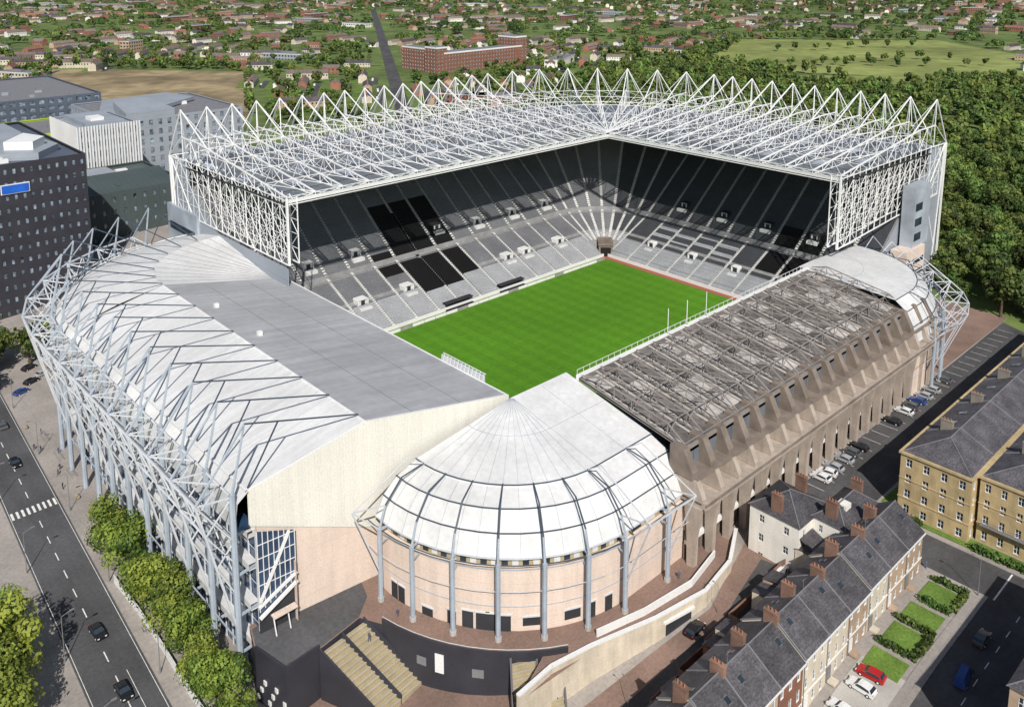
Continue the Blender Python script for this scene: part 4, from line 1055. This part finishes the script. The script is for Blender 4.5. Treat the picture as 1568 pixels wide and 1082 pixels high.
cm={c:car_mesh(c) for c in paints};vn=car_mesh('blue',5.0,1.95,True)
A=math.pi/2
cars=[('black',-136.4,64,-A),('black',-140.6,-8,-A+.05),('black',-142,-25,-A),('grey',-149.5,12,A),('grey',-134,86,A),('black',-121,108,.4),('silver',-117,111,.4),('grey',-113,113,.4),('black',-119,118,.4),('blue',-125,103,.4),('silver',-136,112,A),
  ('white',-7,-81.8,A+.2),('silver',-3.8,-81.8,A),('white',-9.8,-81.8,A),('silver',1,-81.8,A),('grey',5,-81.6,A),('black',8.5,-81.8,A),('grey',37,-82,A),('blue',41,-82,A),('silver',45,-82,A),('white',33,-82,A),('silver',50,-82,A),('black',26,-82,A),('black',14,-92.6,0),('grey',22,-92.6,0),('black',30,-92.6,0),('silver',40,-92.6,0),('black',52,-92.6,0),('grey',58,-82,A),
  ('red',-54.5,-114.2,A+.1),('white',-57.8,-114.2,A),('white',-63.5,-113.8,A-.1),('grey',-34,-124,0),('black',-14.2,-103,A),('white',-44,-92,.3),('black',-66,-88,.1)]
for c,x,y,r in cars:
    inst('parked_car' if x>-120 else 'car',cm[c],(x,y,h(x)+.06),r)
inst('blue_van',vn,(-45,-125,h(-45)+.05),.1)
osheet('driveway',rect(-67,-118.6,-51.5,-111.2),.1,'concrete')
lm=MB();lm.tube((0,0,0),(0,0,1.2),.14,0,8);lm.tube((0,0,1),(0,0,9),.09,0,8,.06);lm.tube((0,0,9),(1.6,0,9.5),.05,0,6);lm.box(1.4,-.16,9.42,2.2,.16,9.56,0)
lme=lm.obj('lamp_mesh',[M['lead']],link=False)
for y in(95,65,35,5,-25,-50):
    inst('street_lamp',lme,(rc(y)+6.2,y,-13.85),math.pi);inst('street_lamp',lme,(rc(y+14)-6,y+14,-13.85),0)
for x in(-60,-85): inst('street_lamp',lme,(x,-88.5,h(x)),A,.6)
for x,y in((-30,-98),(-23,-119.5),(-70,-119.8),(10,-95),(50,-95)): inst('street_lamp',lme,(x,y,h(x)+.1),A,.8)
me=bpy.data.meshes.new('pedestrian_mesh')
vs=[(0,0,.95),(0,0,1.2),(0,0,1.42),(0,0,1.55),(0,.02,1.7),(.2,0,1.4),(.27,.05,1.12),(.27,.14,.88),(-.2,0,1.4),(-.27,-.05,1.12),(-.27,-.02,.88),(.1,0,.88),(.12,.12,.5),(.12,.05,.08),(.12,.2,.04),(-.1,0,.88),(-.12,-.05,.5),(-.12,-.25,.1),(-.12,-.12,.04)]
es=[(0,1),(1,2),(2,3),(3,4),(2,5),(5,6),(6,7),(2,8),(8,9),(9,10),(0,11),(11,12),(12,13),(13,14),(0,15),(15,16),(16,17),(17,18)]
me.from_pydata(vs,es,[])
po=bpy.data.objects.new('pedestrian',me);scene.collection.objects.link(po)
sk=po.modifiers.new('Skin','SKIN')
rad=[.15,.15,.16,.06,.11,.08,.055,.04,.08,.055,.04,.11,.08,.05,.05,.11,.08,.05,.05]
for i,r in enumerate(rad): me.skin_vertices[0].data[i].radius=(r,r*.85)
me.skin_vertices[0].data[0].use_root=True
po.modifiers.new('Sub','SUBSURF').levels=1
me.materials.append(M['cloth'])
po.location=(-128,20,-13.84)
for x,y,z in((-130,52,-13.84),(-129,54,-13.84),(-127,62,-13.84),(-128.5,30,-13.84),(-150,24,-13.84),(-128,-2,-13.84),(-100,-76,-11),(-92,-79.5,-11),(-110,-52,-5.7),(-131,45,-13.84),(-130,66,-13.84),(-131,68,-13.84),(-127.5,75,-13.84),(-149,40,-13.84),(-151,0,-13.84),(-104,-52,-4.5),(-60,-80,-4.45),(-22.5,-110,-5.1)):
    o=po.copy();o.location=(x,y,z);o.rotation_euler=(0,0,U(0,6));scene.collection.objects.link(o)
# ------------------------------------------------------------------ light, camera
el,azv=math.radians(42),Vector((-.58,-.815,0)).normalized()
sd=Vector((azv.x*math.cos(el),azv.y*math.cos(el),math.sin(el)))
sl=bpy.data.lights.new('sun','SUN');sl.energy=4.7;sl.angle=math.radians(.5);sl.color=(1,.955,.89)
so=bpy.data.objects.new('sun',sl);scene.collection.objects.link(so);so.rotation_euler=sd.to_track_quat('Z','Y').to_euler()
wd=bpy.data.worlds.new('World');scene.world=wd;wd.use_nodes=True;nt=wd.node_tree
bg=nt.nodes['Background'];bg.inputs[1].default_value=.075
sky=nt.nodes.new('ShaderNodeTexSky');sky.sky_type='NISHITA';sky.sun_disc=False;sky.sun_elevation=el
sky.sun_rotation=math.atan2(sd.x,sd.y)
nt.links.new(sky.outputs[0],bg.inputs[0])
cd=bpy.data.cameras.new('camera');cd.sensor_width=36;cd.sensor_fit='HORIZONTAL';cd.lens=1352/1568*36;cd.shift_y=-387/1568;cd.clip_end=20000;cd.clip_start=1
co=bpy.data.objects.new('camera',cd);scene.collection.objects.link(co);co.location=(-184.2,-167.1,110);co.rotation_euler=(math.radians(80.8),0,math.radians(-43.1))
scene.camera=co
scene.view_settings.view_transform='Standard';scene.view_settings.look='None';scene.view_settings.exposure=0
